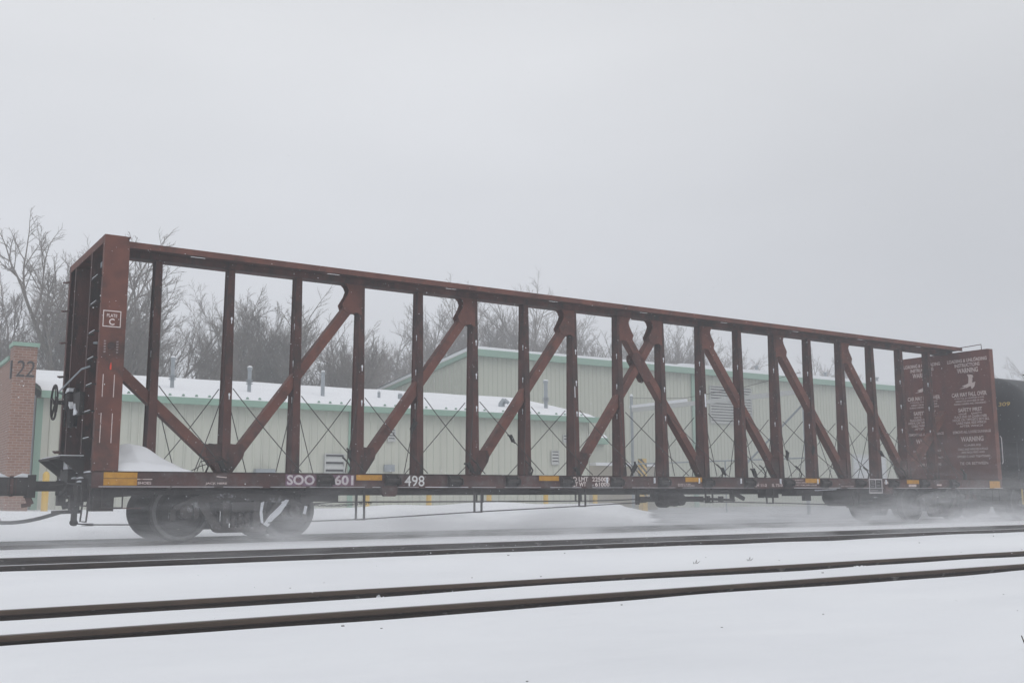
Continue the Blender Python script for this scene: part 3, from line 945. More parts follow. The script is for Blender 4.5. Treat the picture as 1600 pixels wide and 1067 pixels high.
MB().tube([(-4.3, -0.3, 0.62), (-4.05, -0.35, 0.5), (-3.75, -0.3, 0.36), (-3.45, -0.28, 0.31)], 0.03, 8).build('air_hose', BLACKST, ncar)
# air hose, angle cock, uncoupling rod
b = MB()
pts = []
for k in range(13):
    t_ = k / 12
    x = -2.28 - t_ * 1.15
    z = 0.47 - 0.03 * t_ - 0.13 * math.sin(min(1, max(0, (t_ - 0.25) / 0.75)) * math.pi * 0.62)
    pts.append((x, -0.3, z))
b.tube(pts, 0.028, 8)
b.cyl((-3.4, -0.3, 0.335), (-3.55, -0.3, 0.33), 0.045, 8)
hose = b.build('air_hose', BLACKST, car)
MB().bar((-2.7, -0.3, 0.45), (-2.58, -0.3, 0.46), 0.07, 0.06).build('hose_clamp', STEEL, hose)
b = MB()
b.box(-2.42, -2.34, -0.36, -0.28, 0.27, 0.78)
b.cyl((-2.46, -0.32, 0.6), (-2.3, -0.32, 0.6), 0.05, 8)
b.cyl((-2.38, -0.4, 0.3), (-2.38, -0.25, 0.3), 0.05, 10)
b.build('angle_cock_bracket', STEEL, car)
MB().tube([(-2.38, -0.35, 0.29), (-2.2, -0.5, 0.27), (-1.5, -0.6, 0.26)], 0.01, 6).build('uncoupling_rod', STEEL, car)
b = MB()
for z in (0.285, 0.255):
    b.bar((-2.28, -0.42, z), (-2.12, -0.47, z), 0.012, 0.01)
b.build('link', STEEL, car)
MB().tube([(-2.2, -1.2, 0.52), (-1.6, -1.2, 0.52)], 0.008, 6).build('step_rod', RED, car)
b = MB()
b.tube([(-2.2, -1.3, 0.83), (-2.2, -1.3, 0.53), (-1.9, -1.3, 0.53), (-1.9, -1.3, 0.83)], 0.014, 6)
b.build('sill_step', STEEL, car)
b = MB()
b.tube([(20.5, -1.32, 0.83), (20.5, -1.32, 0.5), (20.82, -1.32, 0.5), (20.82, -1.32, 0.83)], 0.014, 6)
b.build('sill_step', STEEL, car)
MB().box(-2.0, 3.4, -1.05, -0.95, 0.72, 0.79).build('stringer', STEEL, car)
MB().box(-2.0, 20.6, -0.6, -0.52, 0.75, 0.8).build('stringer', STEEL, car)

# uncoupling lever, steps, brackets and caked snow at the near left end
MB().tube([(-2.46, -1.25, 0.62), (-2.46, -1.2, 0.86), (-2.5, -0.9, 0.88), (-2.5, -0.3, 0.9), (-2.72, -0.18, 0.86)], 0.014, 6).build('uncoupling_lever', STEEL, car)
b = MB()
for y in (-1.05, -0.6, 0.5, 1.0):
    b.box(-2.44, -2.362, y - 0.025, y + 0.025, 0.72, 0.96)
b.build('lever_bracket', STEEL, car)
for (y, z) in ((-1.22, 0.56), (-1.22, 0.33)):
    MB().tube([(-2.36, y - 0.1, 0.83), (-2.4, y - 0.1, z), (-2.4, y + 0.32, z), (-2.36, y + 0.32, 0.83)], 0.013, 6).build('end_step', STEEL, car)
b = MB()
b.cyl((-2.52, -0.1, 0.55), (-2.3, -0.1, 0.6), 0.055, 8)
b.box(-2.62, -2.5, -0.26, -0.12, 0.56, 0.72)
b.bar((-2.58, -0.2, 0.7), (-2.5, -0.33, 0.84), 0.05, 0.04)
b.build('train_line_valve', STEEL, car)
rk = random.Random(31)
b = MB()
for q in range(26):
    y = rk.uniform(-1.25, 0.9); z = rk.choice([1.056, 1.056, 0.97, 0.915])
    x = -2.37 - (0.0 if z > 1 else 0.075)
    r_ = rk.uniform(0.02, 0.06)
    b.lathe([(-0.004, r_), (r_ * 0.3, r_ * 0.75), (r_ * 0.5, 0.001)], (x + 0.03, y, z), 'z', 7)
b.build('caked_snow', SNOWSKY, car, kind='stuff')
MB().box(-2.36, -2.2, -0.48, 1.2, 1.0505, 1.064).build('snow_layer', SNOWSKY, car)
b = MB()
b.prism([(-2.5, 0.72), (-2.36, 0.72), (-2.36, 0.5), (-2.42, 0.44), (-2.5, 0.5)], 'y', -0.6, -0.45)
b.prism([(-2.3, 0.83), (-1.6, 0.83), (-1.7, 0.7), (-2.25, 0.66)], 'y', -1.0, -0.9)
b.build('pipe_bracket', STEEL, car)

# tie down cables
def cable(p, q, sag=0.03, r=0.0085):
    p, q = Vector(p), Vector(q)
    pts = [p.lerp(q, k / 6) + Vector((0, 0, -sag * math.sin(math.pi * k / 6))) for k in range(7)]
    return MB().tube(pts, r, 5).build('cable', CABLE, car)
rc = random.Random(11)
hk = MB()
hk.box(-0.035, 0.035, -0.03, 0.03, -0.09, 0.09)
hk.bar((-0.02, 0, 0.08), (-0.07, 0, 0.12), 0.03, 0.03)
hk.bar((0.0, 0, -0.08), (0.04, 0, -0.15), 0.03, 0.03)
hkm = hk.mesh('ratchet_hook', BLACKST)
hooks = {(2, 'a'): 0.75, (3, 'b'): 0.35, (5, 'a'): 0.5, (6, 'b'): 0.93, (7, 'a'): 0.88, (9, 'a'): 0.9, (11, 'b'): 0.62, (12, 'a'): 0.5, (14, 'a'): 0.55, (4, 'b'): 0.9, (0, 'a'): 0.93, (16, 'a'): 0.95, (10, 'b'): 0.92}
for i in range(17):
    mid = (PX[i] + PX[i + 1]) / 2
    for s in (-1, 1):
        z1, z2 = 2.5 + rc.uniform(-0.05, 0.05), 2.5 + rc.uniform(-0.05, 0.05)
        e1 = mid + 0.2 + rc.uniform(-0.06, 0.1)
        e2 = mid - 0.2 + rc.uniform(-0.1, 0.06)
        yy_ = s * 1.24
        a0, a1 = (PX[i] + 0.07, s * 0.16, z1), (e1, yy_, ZT + 0.02)
        b0, b1 = (PX[i + 1] - 0.07, s * 0.16, z2), (e2, yy_, ZT + 0.02)
        cable(a0, a1, rc.uniform(0.0, 0.05))
        cable(b0, b1, rc.uniform(0.0, 0.05))
        if s < 0:
            for key, P0, P1 in (('a', a0, a1), ('b', b0, b1)):
                if (i, key) in hooks:
                    p = Vector(P0).lerp(Vector(P1), hooks[(i, key)])
                    inst(hkm, 'ratchet_hook', car, p + Vector((0, -0.02, -0.02)), (0, rc.uniform(-0.7, 0.7), 0), (1, 1, 1) if rc.random() < 0.6 else (0.7, 1, 0.8))
# slack chain bits on the deck
for i in (0, 2, 4, 5, 7, 9, 10, 11, 13, 14, 16):
    x = (PX[i] + PX[i + 1]) / 2 + rc.uniform(-0.15, 0.25)
    b = MB().tube([(x, -1.2, ZT), (x + 0.04, -1.2, ZT + 0.1), (x - 0.03, -1.2, ZT + 0.2), (x - 0.1, -1.15, ZT + 0.28)], 0.016, 5)
    b.build('chain_end', STEEL, car)
for k in range(3):
    MB().tube([(-0.85 + 0.1 * k, -1.1, ZT + 0.02), (-0.7, -1.1, ZT + 0.1 + 0.07 * k), (-0.35, -1.0, ZT + 0.2 + 0.03 * k), (-0.2, -0.9, ZT + 0.16)], 0.008, 5).build('slack_cable', CABLE, car)

# snow heap on the deck behind the left corner post
b = MB()
nx_, ny_ = 34, 22
for j in range(ny_ + 1):
    for i in range(nx_ + 1):
        u, v = i / nx_, j / ny_
        x = -2.0 + 1.2 * u
        y = -1.32 + 2.2 * v
        pk = 0.2 + 0.23 * max(0, 1 - abs(x + 1.66) / 0.5) ** 1.1 if x < -1.66 else 0.43 * max(0, 1 - (x + 1.66) / 0.86) ** 0.75
        if x < -1.66: pk = 0.43 - 0.42 * (-1.66 - x)
        cr_ = math.sin(math.pi * min(1, max(0, v * 1.0 + 0.0))) ** 0.5
        h = pk * (0 if j == 0 else (0.3 + 0.7 * sstep(0.0, 0.4, v))) * (1 - sstep(0.75, 1, v)) * (1 if u < 0.9 else (1 - u) / 0.1)
        h += (0.03 * nz1(x * 4, y * 3, 2) + 0.12 * abs(nz1(x * 2.4, y * 2.6, 6)) * sstep(0.1, 0.3, v)) * (1 if 0 < v < 1 else 0) * (1 - u) * 1.4
        if v > 0.12 and v < 0.35: h += 0.05 * math.sin((v - 0.12) / 0.23 * math.pi) * (0.5 - abs(u - 0.5))
        b.v.append((x, y, ZT + 0.0025 + max(0, h)))
b.f = [(j * (nx_ + 1) + i, j * (nx_ + 1) + i + 1, (j + 1) * (nx_ + 1) + i + 1, (j + 1) * (nx_ + 1) + i) for j in range(ny_) for i in range(nx_)]
tag(b.build('snow_heap', SNOW, smooth=True, at=(-1.5, -0.2, ZT)), 'smooth peaked heap of drifted snow on the flatcar deck beside its left corner post', 'snow heap')

# underframe hardware
def guard(x, y, z, wd_=0.13):
    b = MB().tube([(x - wd_ / 2, y, 0.83), (x - wd_ / 2, y, z), (x + wd_ / 2, y, z), (x + wd_ / 2, y, 0.83)], 0.022, 5)
    b.build('rod_guard', STEEL, car)
for x, y, z in ((2.0, -1.25, 0.29), (4.35, -1.25, 0.39), (6.74, -1.25, 0.475), (10.14, -1.25, 0.53), (12.0, -1.25, 0.5), (14.95, -1.25, 0.43), (3.15, 1.2, 0.57), (5.9, 1.2, 0.56), (8.5, 1.2, 0.56), (11.3, 1.2, 0.55)):
    guard(x, y, z, 0.15 if x < 9 else 0.2)
MB().tube([(0.4, -1.22, 0.27), (2.0, -1.24, 0.30), (4.35, -1.24, 0.4), (6.74, -1.24, 0.485), (8.4, -1.22, 0.55)], 0.011, 6).build('pull_rod', STEEL, car)
MB().tube([(9.9, -1.22, 0.55), (12.0, -1.24, 0.51), (15.6, -1.24, 0.42)], 0.011, 6).build('pull_rod', STEEL, car)
MB().tube([(1.9, 0.6, 0.555), (2.6, 1.2, 0.58), (5.9, 1.2, 0.57), (8.8, 1.2, 0.565), (10, 0.8, 0.6)], 0.013, 6).build('pull_rod', STEEL, car)
b = MB()
lkm = MB().tube([(0.028 * math.cos(a * math.pi / 4), 0, 0.017 * math.sin(a * math.pi / 4)) for a in range(9)], 0.007, 4, cap=False).mesh('chain_link', STEEL)
pc = [(1.2, -0.7, 0.57), (1.35, -0.85, 0.545), (1.6, -1.0, 0.53), (1.85, -1.1, 0.545), (2.2, -1.2, 0.57)]
for k in range(20):
    t_ = k / 19 * (len(pc) - 1)
    i0 = min(int(t_), len(pc) - 2)
    p = Vector(pc[i0]).lerp(Vector(pc[i0 + 1]), t_ - i0)
    inst(lkm, 'chain_link', car, p, (0.8 * (k % 2), 0, -0.4))
b = MB()
b.box(1.15, 1.75, -0.9, -0.45, 0.6, 0.82)
b.lathe([(0.0, 0.001), (0.0, 0.11), (0.25, 0.13), (0.25, 0.001)], (1.15, -0.95, 0.66), 'y', 14)
b.build('slack_adjuster', STEEL, car)
b = MB()
b.lathe([(8.9, 0.001), (8.92, 0.1), (9.0, 0.15), (9.45, 0.17), (9.5, 0.001)], (0, -0.95, 0.62), 'x', 16)
b.box(8.4, 10.2, -1.02, -0.9, 0.55, 0.66)
b.lathe([(-0.1, 0.001), (-0.1, 0.15), (0.1, 0.15), (0.1, 0.001)], (9.1, -0.95, 0.58), 'y', 16)
b.lathe([(-0.1, 0.001), (-0.1, 0.12), (0.1, 0.12), (0.1, 0.001)], (9.5, -1.0, 0.59), 'y', 16)
b.box(8.35, 8.42, -1.0, -0.94, 0.5, 0.83)
b.box(8.75, 8.82, -1.0, -0.94, 0.6, 0.83)
b.build('brake_cylinder', STEEL, car)
b = MB()
b.tube([(10.2, -0.95, 0.6), (10.5, -0.95, 0.6), (11.2, -0.95, 0.57)], 0.03, 6)
b.bar((11.0, -0.95, 0.8), (11.5, -0.95, 0.6), 0.05, 0.08)
b.box(10.35, 10.42, -1.0, -0.9, 0.52, 0.67); b.box(10.75, 10.82, -1.0, -0.9, 0.53, 0.66)
b.box(11.1, 11.16, -1.0, -0.9, 0.55, 0.83)
b.build('brake_lever', STEEL, car)
b = MB()
b.box(12.1, 12.45, -1.1, -0.8, 0.62, 0.8)
b.build('junction_box', STEEL, car)
b = MB()
b.box(13.0, 13.9, -1.15, -0.7, 0.66, 0.8)
b.box(13.4, 13.6, -1.05, -0.95, 0.55, 0.66)
b.build('control_valve', STEEL, car)
b = MB()
b.lathe([(14.3, 0.001), (14.33, 0.14), (14.42, 0.2), (15.2, 0.21), (15.3, 0.14), (15.33, 0.001)], (0, -0.9, 0.62), 'x', 20)
b.build('air_reservoir', STEEL, car, smooth=True)
for x in (13.7, 11.0, 6.3, -1.2):
    MB().tube([(x - 0.4, -0.9, 0.78), (x, -1.2, 0.79), (x + 0.5, -1.3, 0.81)], 0.012, 5).build('air_pipe', SNOWSKY if x > 13 else STEEL, car)

# trucks
WR = 0.457
def wheel_mesh():
    b = MB()
    # outer face toward -y; flange on the inner side (+y)
    prof = [(-0.05, 0.001), (-0.05, 0.13), (-0.02, 0.15), (0.02, 0.2), (0.035, 0.3), (0.0, 0.36), (-0.055, 0.375), (-0.06, 0.38), (-0.06, 0.452), (-0.05, WR), (0.045, WR + 0.003), (0.055, 0.475), (0.075, 0.482), (0.09, 0.47), (0.09, 0.37), (0.06, 0.3), (0.05, 0.001)]
    b.lathe(prof, (0, 0, 0), 'y', 44)
    return b.mesh('wheel', WHEEL, smooth=False)
wm = wheel_mesh()
rimb = MB().lathe([(-0.0605, 0.395), (-0.0625, 0.4), (-0.0625, 0.447), (-0.052, 0.4575), (-0.05, 0.4572)], (0, 0, 0), 'y', 44).mesh('rim', TREAD)
def side_frame_mesh():
    b = MB()
    y0, y1 = -0.06, 0.06
    b.prism([(-1.08, 0.55), (-0.72, 0.70), (-0.3, 0.74), (0.3, 0.74), (0.72, 0.70), (1.08, 0.55), (1.08, 0.46), (0.7, 0.585), (0.3, 0.62), (-0.3, 0.62), (-0.7, 0.585), (-1.08, 0.46)], 'y', y0, y1)
    for s in (-1, 1):
        b.prism([(s * 0.72, 0.585), (s * 0.60, 0.60), (s * 0.3, 0.2), (s * 0.42, 0.14)], 'y', y0 + 0.003, y1 - 0.003)
        b.prism([(s * 0.3, 0.62), (s * 0.2, 0.62), (s * 0.2, 0.2), (s * 0.3, 0.2)], 'y', y0 - 0.012, y1 - 0.006)
        b.box(s * 1.08 - 0.04, s * 1.08 + 0.04, y0, y1, 0.33, 0.5)
        b.box(s * 0.72 - 0.04, s * 0.72 + 0.04, y0, y1, 0.36, 0.58)
        b.prism([(s * 0.42, 0.14), (s * 0.3, 0.2), (0, 0.2), (0, 0.12), (s * 0.36, 0.12)], 'y', y0 + 0.001, y1 - 0.001)
    return b.mesh('side_frame', FRAMEST)
sfm = side_frame_mesh()
spb = MB()
for sx in (-0.1, 0.0, 0.1):
    prof = [(-0.0, 0.001)] + [(k * 0.024, 0.05 if k % 2 else 0.038) for k in range(11)] + [(0.25, 0.001)]
    spb.lathe(prof, (sx * 1.15, 0, 0), 'z', 12)
spm = spb.mesh('spring', FRAMEST)
capb = MB().lathe([(-0.13, 0.001), (-0.13, 0.06), (-0.11, 0.1), (0.0, 0.11), (0.06, 0.11)], (0, 0, 0), 'y', 18)
for k in range(3):
    a = k * 2 * math.pi / 3
    capb.cyl((0.06 * math.cos(a), -0.145, 0.06 * math.sin(a)), (0.06 * math.cos(a), -0.12, 0.06 * math.sin(a)), 0.014, 6)
capm = capb.mesh('bearing_cap', FRAMEST)
def truck(parent, xt, snowy=False):
    b = MB()
    b.box(xt - 0.18, xt + 0.18, -1.13, 1.13, 0.45, 0.6)
    b.box(xt - 0.24, xt + 0.24, -0.35, 0.35, 0.45, 0.625)
    tr = b.build('truck', STEEL, parent, at=(xt, 0, 0))
    for s in (-1, 1):
        inst(sfm, 'side_frame', tr, (xt, s * 1.0, 0), (0, 0, 0 if s < 0 else math.pi))
        inst(spm, 'spring', tr, (xt, s * 1.0, 0.2))
        for q in (-1, 1):
            rot = (0, 0, 0 if s < 0 else math.pi)
            wo = inst(wm, 'wheel', tr, (xt + q * 0.889, s * 0.765, WR), rot)
            inst(rimb, 'rim', tr, (xt + q * 0.889, s * 0.765, WR), rot)
            inst(capm, 'bearing_cap', tr, (xt + q * 0.889, s * 1.0, WR), rot)
    for q in (-1, 1):
        b = MB().cyl((xt + q * 0.889, -0.98, WR), (xt + q * 0.889, 0.98, WR), 0.085, 14)
        b.build('axle', STEEL, tr)
        b = MB().bar((xt + q * 0.36, -0.85, 0.36), (xt + q * 0.36, 0.85, 0.36), 0.07, 0.1)
        b.box(*sorted((xt + q * 0.36, xt + q * 0.44)), -0.84, -0.7, 0.26, 0.52)
        b.build('brake_beam', STEEL, tr)
    if snowy:
        b = MB()
        b.prism([(xt + 0.80, 0.63), (xt + 0.74, 0.64), (xt + 0.60, 0.50), (xt + 0.47, 0.38), (xt + 0.37, 0.24), (xt + 0.45, 0.20), (xt + 0.53, 0.31), (xt + 0.66, 0.42)], 'y', -1.07, -1.058)
        b.prism([(xt + 0.37, 0.25), (xt + 0.325, 0.27), (xt + 0.30, 0.42), (xt + 0.315, 0.59), (xt + 0.37, 0.61), (xt + 0.345, 0.45)], 'y', -1.082, -1.073)
        b.bar((xt + 0.68, -1.064, 0.56), (xt + 0.74, -1.064, 0.58), 0.014, 0.09)
        b.bar((xt + 1.1, -1.062, 0.53), (xt + 1.07, -1.062, 0.4), 0.01, 0.05)
        b.build('caked_snow', SNOWSKY, tr)
    return tr
truck(car, 0.0, True)
truck(car, 18.6)
for xt in (0.0, 18.6):
    b = MB()
    b.box(xt - 0.3, xt + 0.3, -1.3, 1.3, 0.84, 1.018)
    b.box(xt - 0.25, xt + 0.25, -0.28, 0.28, 0.626, 0.66)
    b.build('body_bolster', STEEL, car)

# ------------------------------------------------------------------ tank car behind
tc_ = thing('tank_car', 'black railway tank car with yellow number 309, coupled behind the red flatcar', 'rail car', (30, 0, 0))
b = MB()
XT0 = 22.75
prof = []
for k in range(9):
    a = math.pi / 2 * k / 8
    prof.append((XT0 - 0.55 * math.cos(a), max(0.001, 1.5 * math.sin(a))))
prof += [(XT0 + 15.0, 1.5)]
for k in range(1, 9):
    a = math.pi / 2 * k / 8
    prof.append((XT0 + 15.0 + 0.55 * math.sin(a), max(0.001, 1.5 * math.cos(a))))
b.lathe(prof, (0, 0, 2.58), 'x', 56)
tank = b.build('tank', TANK, tc_, smooth=True)
b = MB()
text_geo(b, '309', (0.60, 0.90, 3.17, 3.29), (0, 0, 0), (0, -1, 0), (0, 0, 1), 0.01)
def head_x(y, z):
    r_ = min(1.499, math.hypot(y, z - 2.58)) / 1.5
    return XT0 - 0.55 * math.sqrt(1 - r_ * r_)
b.v = [(head_x(y, z) - 0.006, y, z) for x, y, z in b.v]
b.build('lettering', NUMY, tank)
b = MB()
b.box(XT0 - 0.9, XT0 + 15.9, -0.3, 0.3, 0.65, 1.1)
b.box(XT0 - 0.95, XT0 - 0.8, -1.35, 1.35, 0.8, 1.1)
b.box(XT0 - 0.8, XT0 - 0.2, -1.3, 1.3, 1.06, 1.1)
b.box(XT0 + 0.2, XT0 + 1.4, -1.1, 1.1, 1.02, 1.45)
b.box(XT0 + 13.6, XT0 + 14.8, -1.1, 1.1, 1.02, 1.45)
b.build('underframe', STEEL, tc_)
coupler(tc_, XT0 - 0.95, 1)
truck(tc_, 23.5)
truck(tc_, 36.5)
b = MB()
b.tube([(XT0 - 0.9, -1.36, 0.82), (XT0 - 0.9, -1.36, 0.42), (XT0 - 0.55, -1.36, 0.42), (XT0 - 0.55, -1.36, 0.82)], 0.02, 6)
b.build('sill_step', NUMY, tc_)
b = MB()
b.tube([(XT0 - 0.88, -1.3, 1.1), (XT0 - 0.88, -1.3, 2.1), (XT0 - 0.88, -0.2, 2.1), (XT0 - 0.88, -0.2, 1.1)], 0.018, 6)
b.build('hand_rail', TANK, tc_)
b = MB().tube([(XT0 + 0.4, -1.55, 1.3), (XT0 + 0.4, -1.6, 4.0), (XT0 + 0.4, -0.9, 4.1)], 0.02, 6)
b.tube([(XT0 + 0.8, -1.55, 1.3), (XT0 + 0.8, -1.6, 4.0), (XT0 + 0.8, -0.9, 4.1)], 0.02, 6)
for k in range(9): b.cyl((XT0 + 0.4, -1.58, 1.5 + 0.3 * k), (XT0 + 0.8, -1.58, 1.5 + 0.3 * k), 0.012, 5)
b.build('ladder', STEEL, tc_)

# ------------------------------------------------------------------ buildings
def ribbed_panel(wd_, h, m, h1=None, nr=3, name='wall_panel', rd=0.03):
    """vertical ribbed sheet, local: x 0..wd_, outward = -y, z 0..h (h1 at the far side)"""
    h1 = h if h1 is None else h1
    pts = []
    step = wd_ / nr
    for k in range(nr):
        x = k * step
        pts += [(x + 0.0, 0), (x + step * 0.70, 0), (x + step * 0.78, -rd), (x + step * 0.92, -rd)]
    pts.append((wd_ - 0.006, 0))
    b = MB()
    n = len(pts)
    def hh(x): return h + (h1 - h) * x / wd_
    b.v = [(p[0], p[1], 0) for p in pts] + [(p[0], p[1], hh(p[0])) for p in pts]
    b.f = [(i, i + 1, i + 1 + n, i + n) for i in range(n - 1)]
    return b.mesh(name, m)

def wall_of_panels(parent, x0, x1, y, z0, z1, m, pw=0.9, rd=0.03, skip=None):
    n = int(round((x1 - x0) / pw))
    pw = (x1 - x0) / n
    me = ribbed_panel(pw, z1 - z0, m, rd=rd)
    for i in range(n):
        if skip and skip(i): continue
        inst(me, 'wall_panel', parent, (x0 + i * pw, y, z0))

# --- low shed
shed = thing('metal_shed', 'low cream metal shed with green trim and a snow covered roof behind the flatcar', 'building', (10.8, 24, 0))
SX0, SX1, SY, SE, SR, SRY = -0.05, 21.86, 18.0, 4.0, 5.27, 24.0
ZG = -0.2
MB().box(SX0 + 0.02, SX1 - 0.02, SY + 0.02, 29.9, ZG - 0.6, SE - 0.05).build('wall_core', SIDING, shed)
wall_of_panels(shed, SX0, SX1 - 0.05, SY, ZG, SE - 0.05, SIDING)
# gable end facing the right
b = MB()
b.add([(SX1, SY, ZG), (SX1, 30, ZG), (SX1, 30, SE), (SX1, SRY, SR - 0.05), (SX1, SY, SE - 0.05)], [(0, 1, 2, 3, 4)])
b.build('gable_wall', SIDING, shed)
b = MB()
for s, yE in ((0, SY - 0.25), (1, 30.25)):
    zE = SE - 0.02
    pts = [(yE, zE), (SRY, SR), (SRY, SR + 0.04), (yE, zE + 0.04)]
    b.prism(pts, 'x', SX0 - 0.1, SX1 + 0.25)
roof = b.build('roof', GREEN, shed)
# snow blanket with soft lower edge
b = MB()
nx_, ny_ = 120, 14
xs_ = [SX0 - 0.08 + (SX1 + 0.3 - SX0) * i / nx_ for i in range(nx_ + 1)]
for j in range(ny_ + 1):
    v = j / ny_
    for x in xs_:
        y = SY - 0.22 + (SRY - SY + 0.22) * v
        z = SE + 0.02 + (SR + 0.02 - SE) * v
        th = 0.10 * sstep(-0.01, 0.06, v) + 0.025 * nz1(x * 0.5, y * 0.5, 8)
        if j == 0:
            th = 0.0; y += 0.03 * nz1(x * 2.5, 1, 1)
        b.v.append((x, y, z + max(0.004, th)))
n1 = nx_ + 1
b.f = [(j * n1 + i, j * n1 + i + 1, (j + 1) * n1 + i + 1, (j + 1) * n1 + i) for j in range(ny_) for i in range(nx_)]
base = len(b.v)
b.add([(SX1 + 0.22, SY - 0.22, SE), (SX1 + 0.22, SRY, SR), (SX1 + 0.22, SRY, SR + 0.14), (SX1 + 0.22, SY - 0.2, SE + 0.08)], [(0, 1, 2, 3)])
b.build('roof_snow', SNOW, roof, smooth=True)
# gutter fascia, corner trims
b = MB().box(SX0 - 0.12, SX1 + 0.26, SY - 0.4, SY - 0.24, SE - 0.19, SE + 0.035)
b.box(SX0 - 0.12, SX1 + 0.2, SY - 0.24, SY - 0.04, SE - 0.14, SE - 0.10)
b.build('gutter', GREEN, shed)
b = MB()
b.prism([(SY - 0.4, SE - 0.19), (SRY, SR - 0.16), (SRY, SR + 0.02), (SY - 0.4, SE + 0.03)], 'x', SX1 + 0.26, SX1 + 0.3)
b.build('rake_trim', GREEN, shed)
for x in (SX0 - 0.2, 10.5):
    MB().box(x, x + 0.2, SY - 0.07, SY - 0.036, ZG, SE - 0.19).build('downspout', GREEN, shed)
MB().box(SX0 - 0.42, SX0 - 0.21, SY - 0.02, SY + 0.1, ZG, SE - 0.1).build('pier_filler', GALV, shed)
gm = MB().prism([(-0.05, 0), (0.05, 0), (0.03, 0.05), (-0.02, 0.06)], 'y', -0.03, 0.03).mesh('snow_guard', GREEN)
xx = 0.3; k = 0
while xx < 21.6:
    inst(gm, 'snow_guard', roof, (xx, SY - 0.02, SE + 0.12))
    xx += 0.45 if k % 5 else 0.9
    k += 1
# wall vents
def vent(parent, x0, x1, z0, z1, y, nsl, mt=LOUVW, gap_dark=True, prot=0.05):
    b = MB()
    f = 0.035
    b.box(x0, x1, y - prot, y, z0, z0 + f); b.box(x0, x1, y - prot, y, z1 - f, z1)
    b.box(x0, x0 + f, y - prot, y, z0 + f, z1 - f); b.box(x1 - f, x1, y - prot, y, z0 + f, z1 - f)
    v_ = b.build('vent', mt, parent)
    MB().box(x0 + f, x1 - f, y - 0.004, y - 0.001, z0 + f, z1 - f).build('opening', DARK, v_)
    st_ = (z1 - z0 - 2 * f) / nsl
    sb = MB().prism([(-prot + 0.002, 0.0), (-prot + 0.002, st_ * 0.2), (-0.006, st_ * 0.74), (-0.006, st_ * 0.5)], 'x', x0 + f, x1 - f)
    me = sb.mesh('slat', mt)
    for k in range(nsl):
        inst(me, 'slat', v_, (0, y, z0 + f + st_ * (k + 0.05)))
    return v_
YV = SY - 0.035
vent(shed, 9.55, 10.35, 1.35, 2.25, YV, 3, prot=0.1)
vent(shed, 12.12, 12.45, 2.75, 3.25, YV, 4)
vent(shed, 19.8, 20.2, 1.98, 2.58, YV, 4)
vent(shed, 20.42, 20.75, 2.92, 3.26, YV, 2)
MB().box(11.98, 12.4, YV - 0.1, YV, 1.62, 1.88).build('junction_box', GALV, shed)
MB().box(6.9, 7.6, YV - 0.3, YV, 1.45, 1.66).build('meter_box', GALV, shed)
# roof stacks
def roof_z(y): return SE + 0.08 + (SR - SE) * (y - SY) / (SRY - SY)
for i, (x, y, top, r_) in enumerate(((4.5, 20.0, 5.65, 0.07), (7.35, 20.0, 5.48, 0.07), (10.3, 20.0, 5.5, 0.075), (21.0, 20.0, 5.77, 0.085), (12.93, 20.4, 4.9, 0.06), (13.9, 20.4, 4.85, 0.1))):
    z0 = roof_z(y) - 0.05
    b = MB()
    b.cyl((x, y, z0), (x, y, top), r_, 12)
    if i in (0, 1, 3):
        for k in range(3):
            b.cyl((x, y, z0 + 0.42 + 0.07 * k), (x, y, z0 + 0.445 + 0.07 * k), r_ * 1.8, 14)
        b.cyl((x, y, top - 0.08), (x, y, top + 0.02), r_ * 1.3, 12)
    st_ = b.build('vent_pipe', GALV, shed)
    MB().lathe([(0, r_ * 1.5 if i in (0, 1, 3) else r_), (0.05, r_ * 0.9), (0.07, 0.001)], (x, y, top + 0.021), 'z', 10).build('snow_cap', SNOW, st_)
b = MB().tube([(18.25, 19.5, 4.3), (18.25, 19.5, 4.6), (18.38, 19.5, 4.76), (18.55, 19.5, 4.68)], 0.09, 10)
b.tube([(18.45, 19.6, 4.3), (18.45, 19.6, 4.6), (18.58, 19.6, 4.78), (18.72, 19.6, 4.66)], 0.08, 10)
b.box(18.0, 19.6, 19.2, 19.9, 4.28, 4.34)
b.build('gooseneck_vent', GALV, shed)

# --- big building
big = thing('metal_warehouse', 'tall cream metal warehouse with green eaves, a large louvre and garage door', 'building', (45, 38, 0))
BX0, BX1, BY, BE = 24.31, 100.0, 32.0, 8.8
MB().box(BX0 + 0.03, BX1, BY + 0.04, 47, ZG - 0.6, 7.0).build('wall_core', SIDING2, big)
wall_of_panels(big, BX0, BX1, BY, ZG, BE, SIDING2, pw=0.95, rd=0.035)
# end wall sloping down toward the back, in panels
pwid = 0.95
nE = int(24 / pwid)
for k in range(nE):
    ya, yb_ = BY + k * pwid, BY + (k + 1) * pwid
    def eh(y): return BE + 0.05 - 0.115 * (y - BY)
    me = ribbed_panel(pwid, eh(yb_) - ZG, SIDING2, eh(ya) - ZG, rd=0.035)
    o = inst(me, 'wall_panel', big, (BX0, yb_, ZG), (0, 0, -math.pi / 2))
b = MB()
b.prism([(BY - 0.3, BE + 0.05), (BY + 24, BE + 0.05 - 24.3 * 0.115), (BY + 24, BE - 0.2 - 24.3 * 0.115), (BY - 0.3, BE - 0.2)], 'x', BX0 - 0.16, BX0 - 0.04)
b.build('rake_trim', GREEN, big)
b = MB().prism([(BY - 0.3, BE + 0.06), (BY + 24, BE + 0.06 - 24.3 * 0.115), (BY + 24, BE + 0.16 - 24.3 * 0.115), (BY - 0.3, BE + 0.16)], 'x', BX0 - 0.15, BX1)
rf = b.build('roof', SIDING2, big)
b = MB()
xs_ = [BX0 - 0.15 + (BX1 - BX0) * i / 150 for i in range(151)]
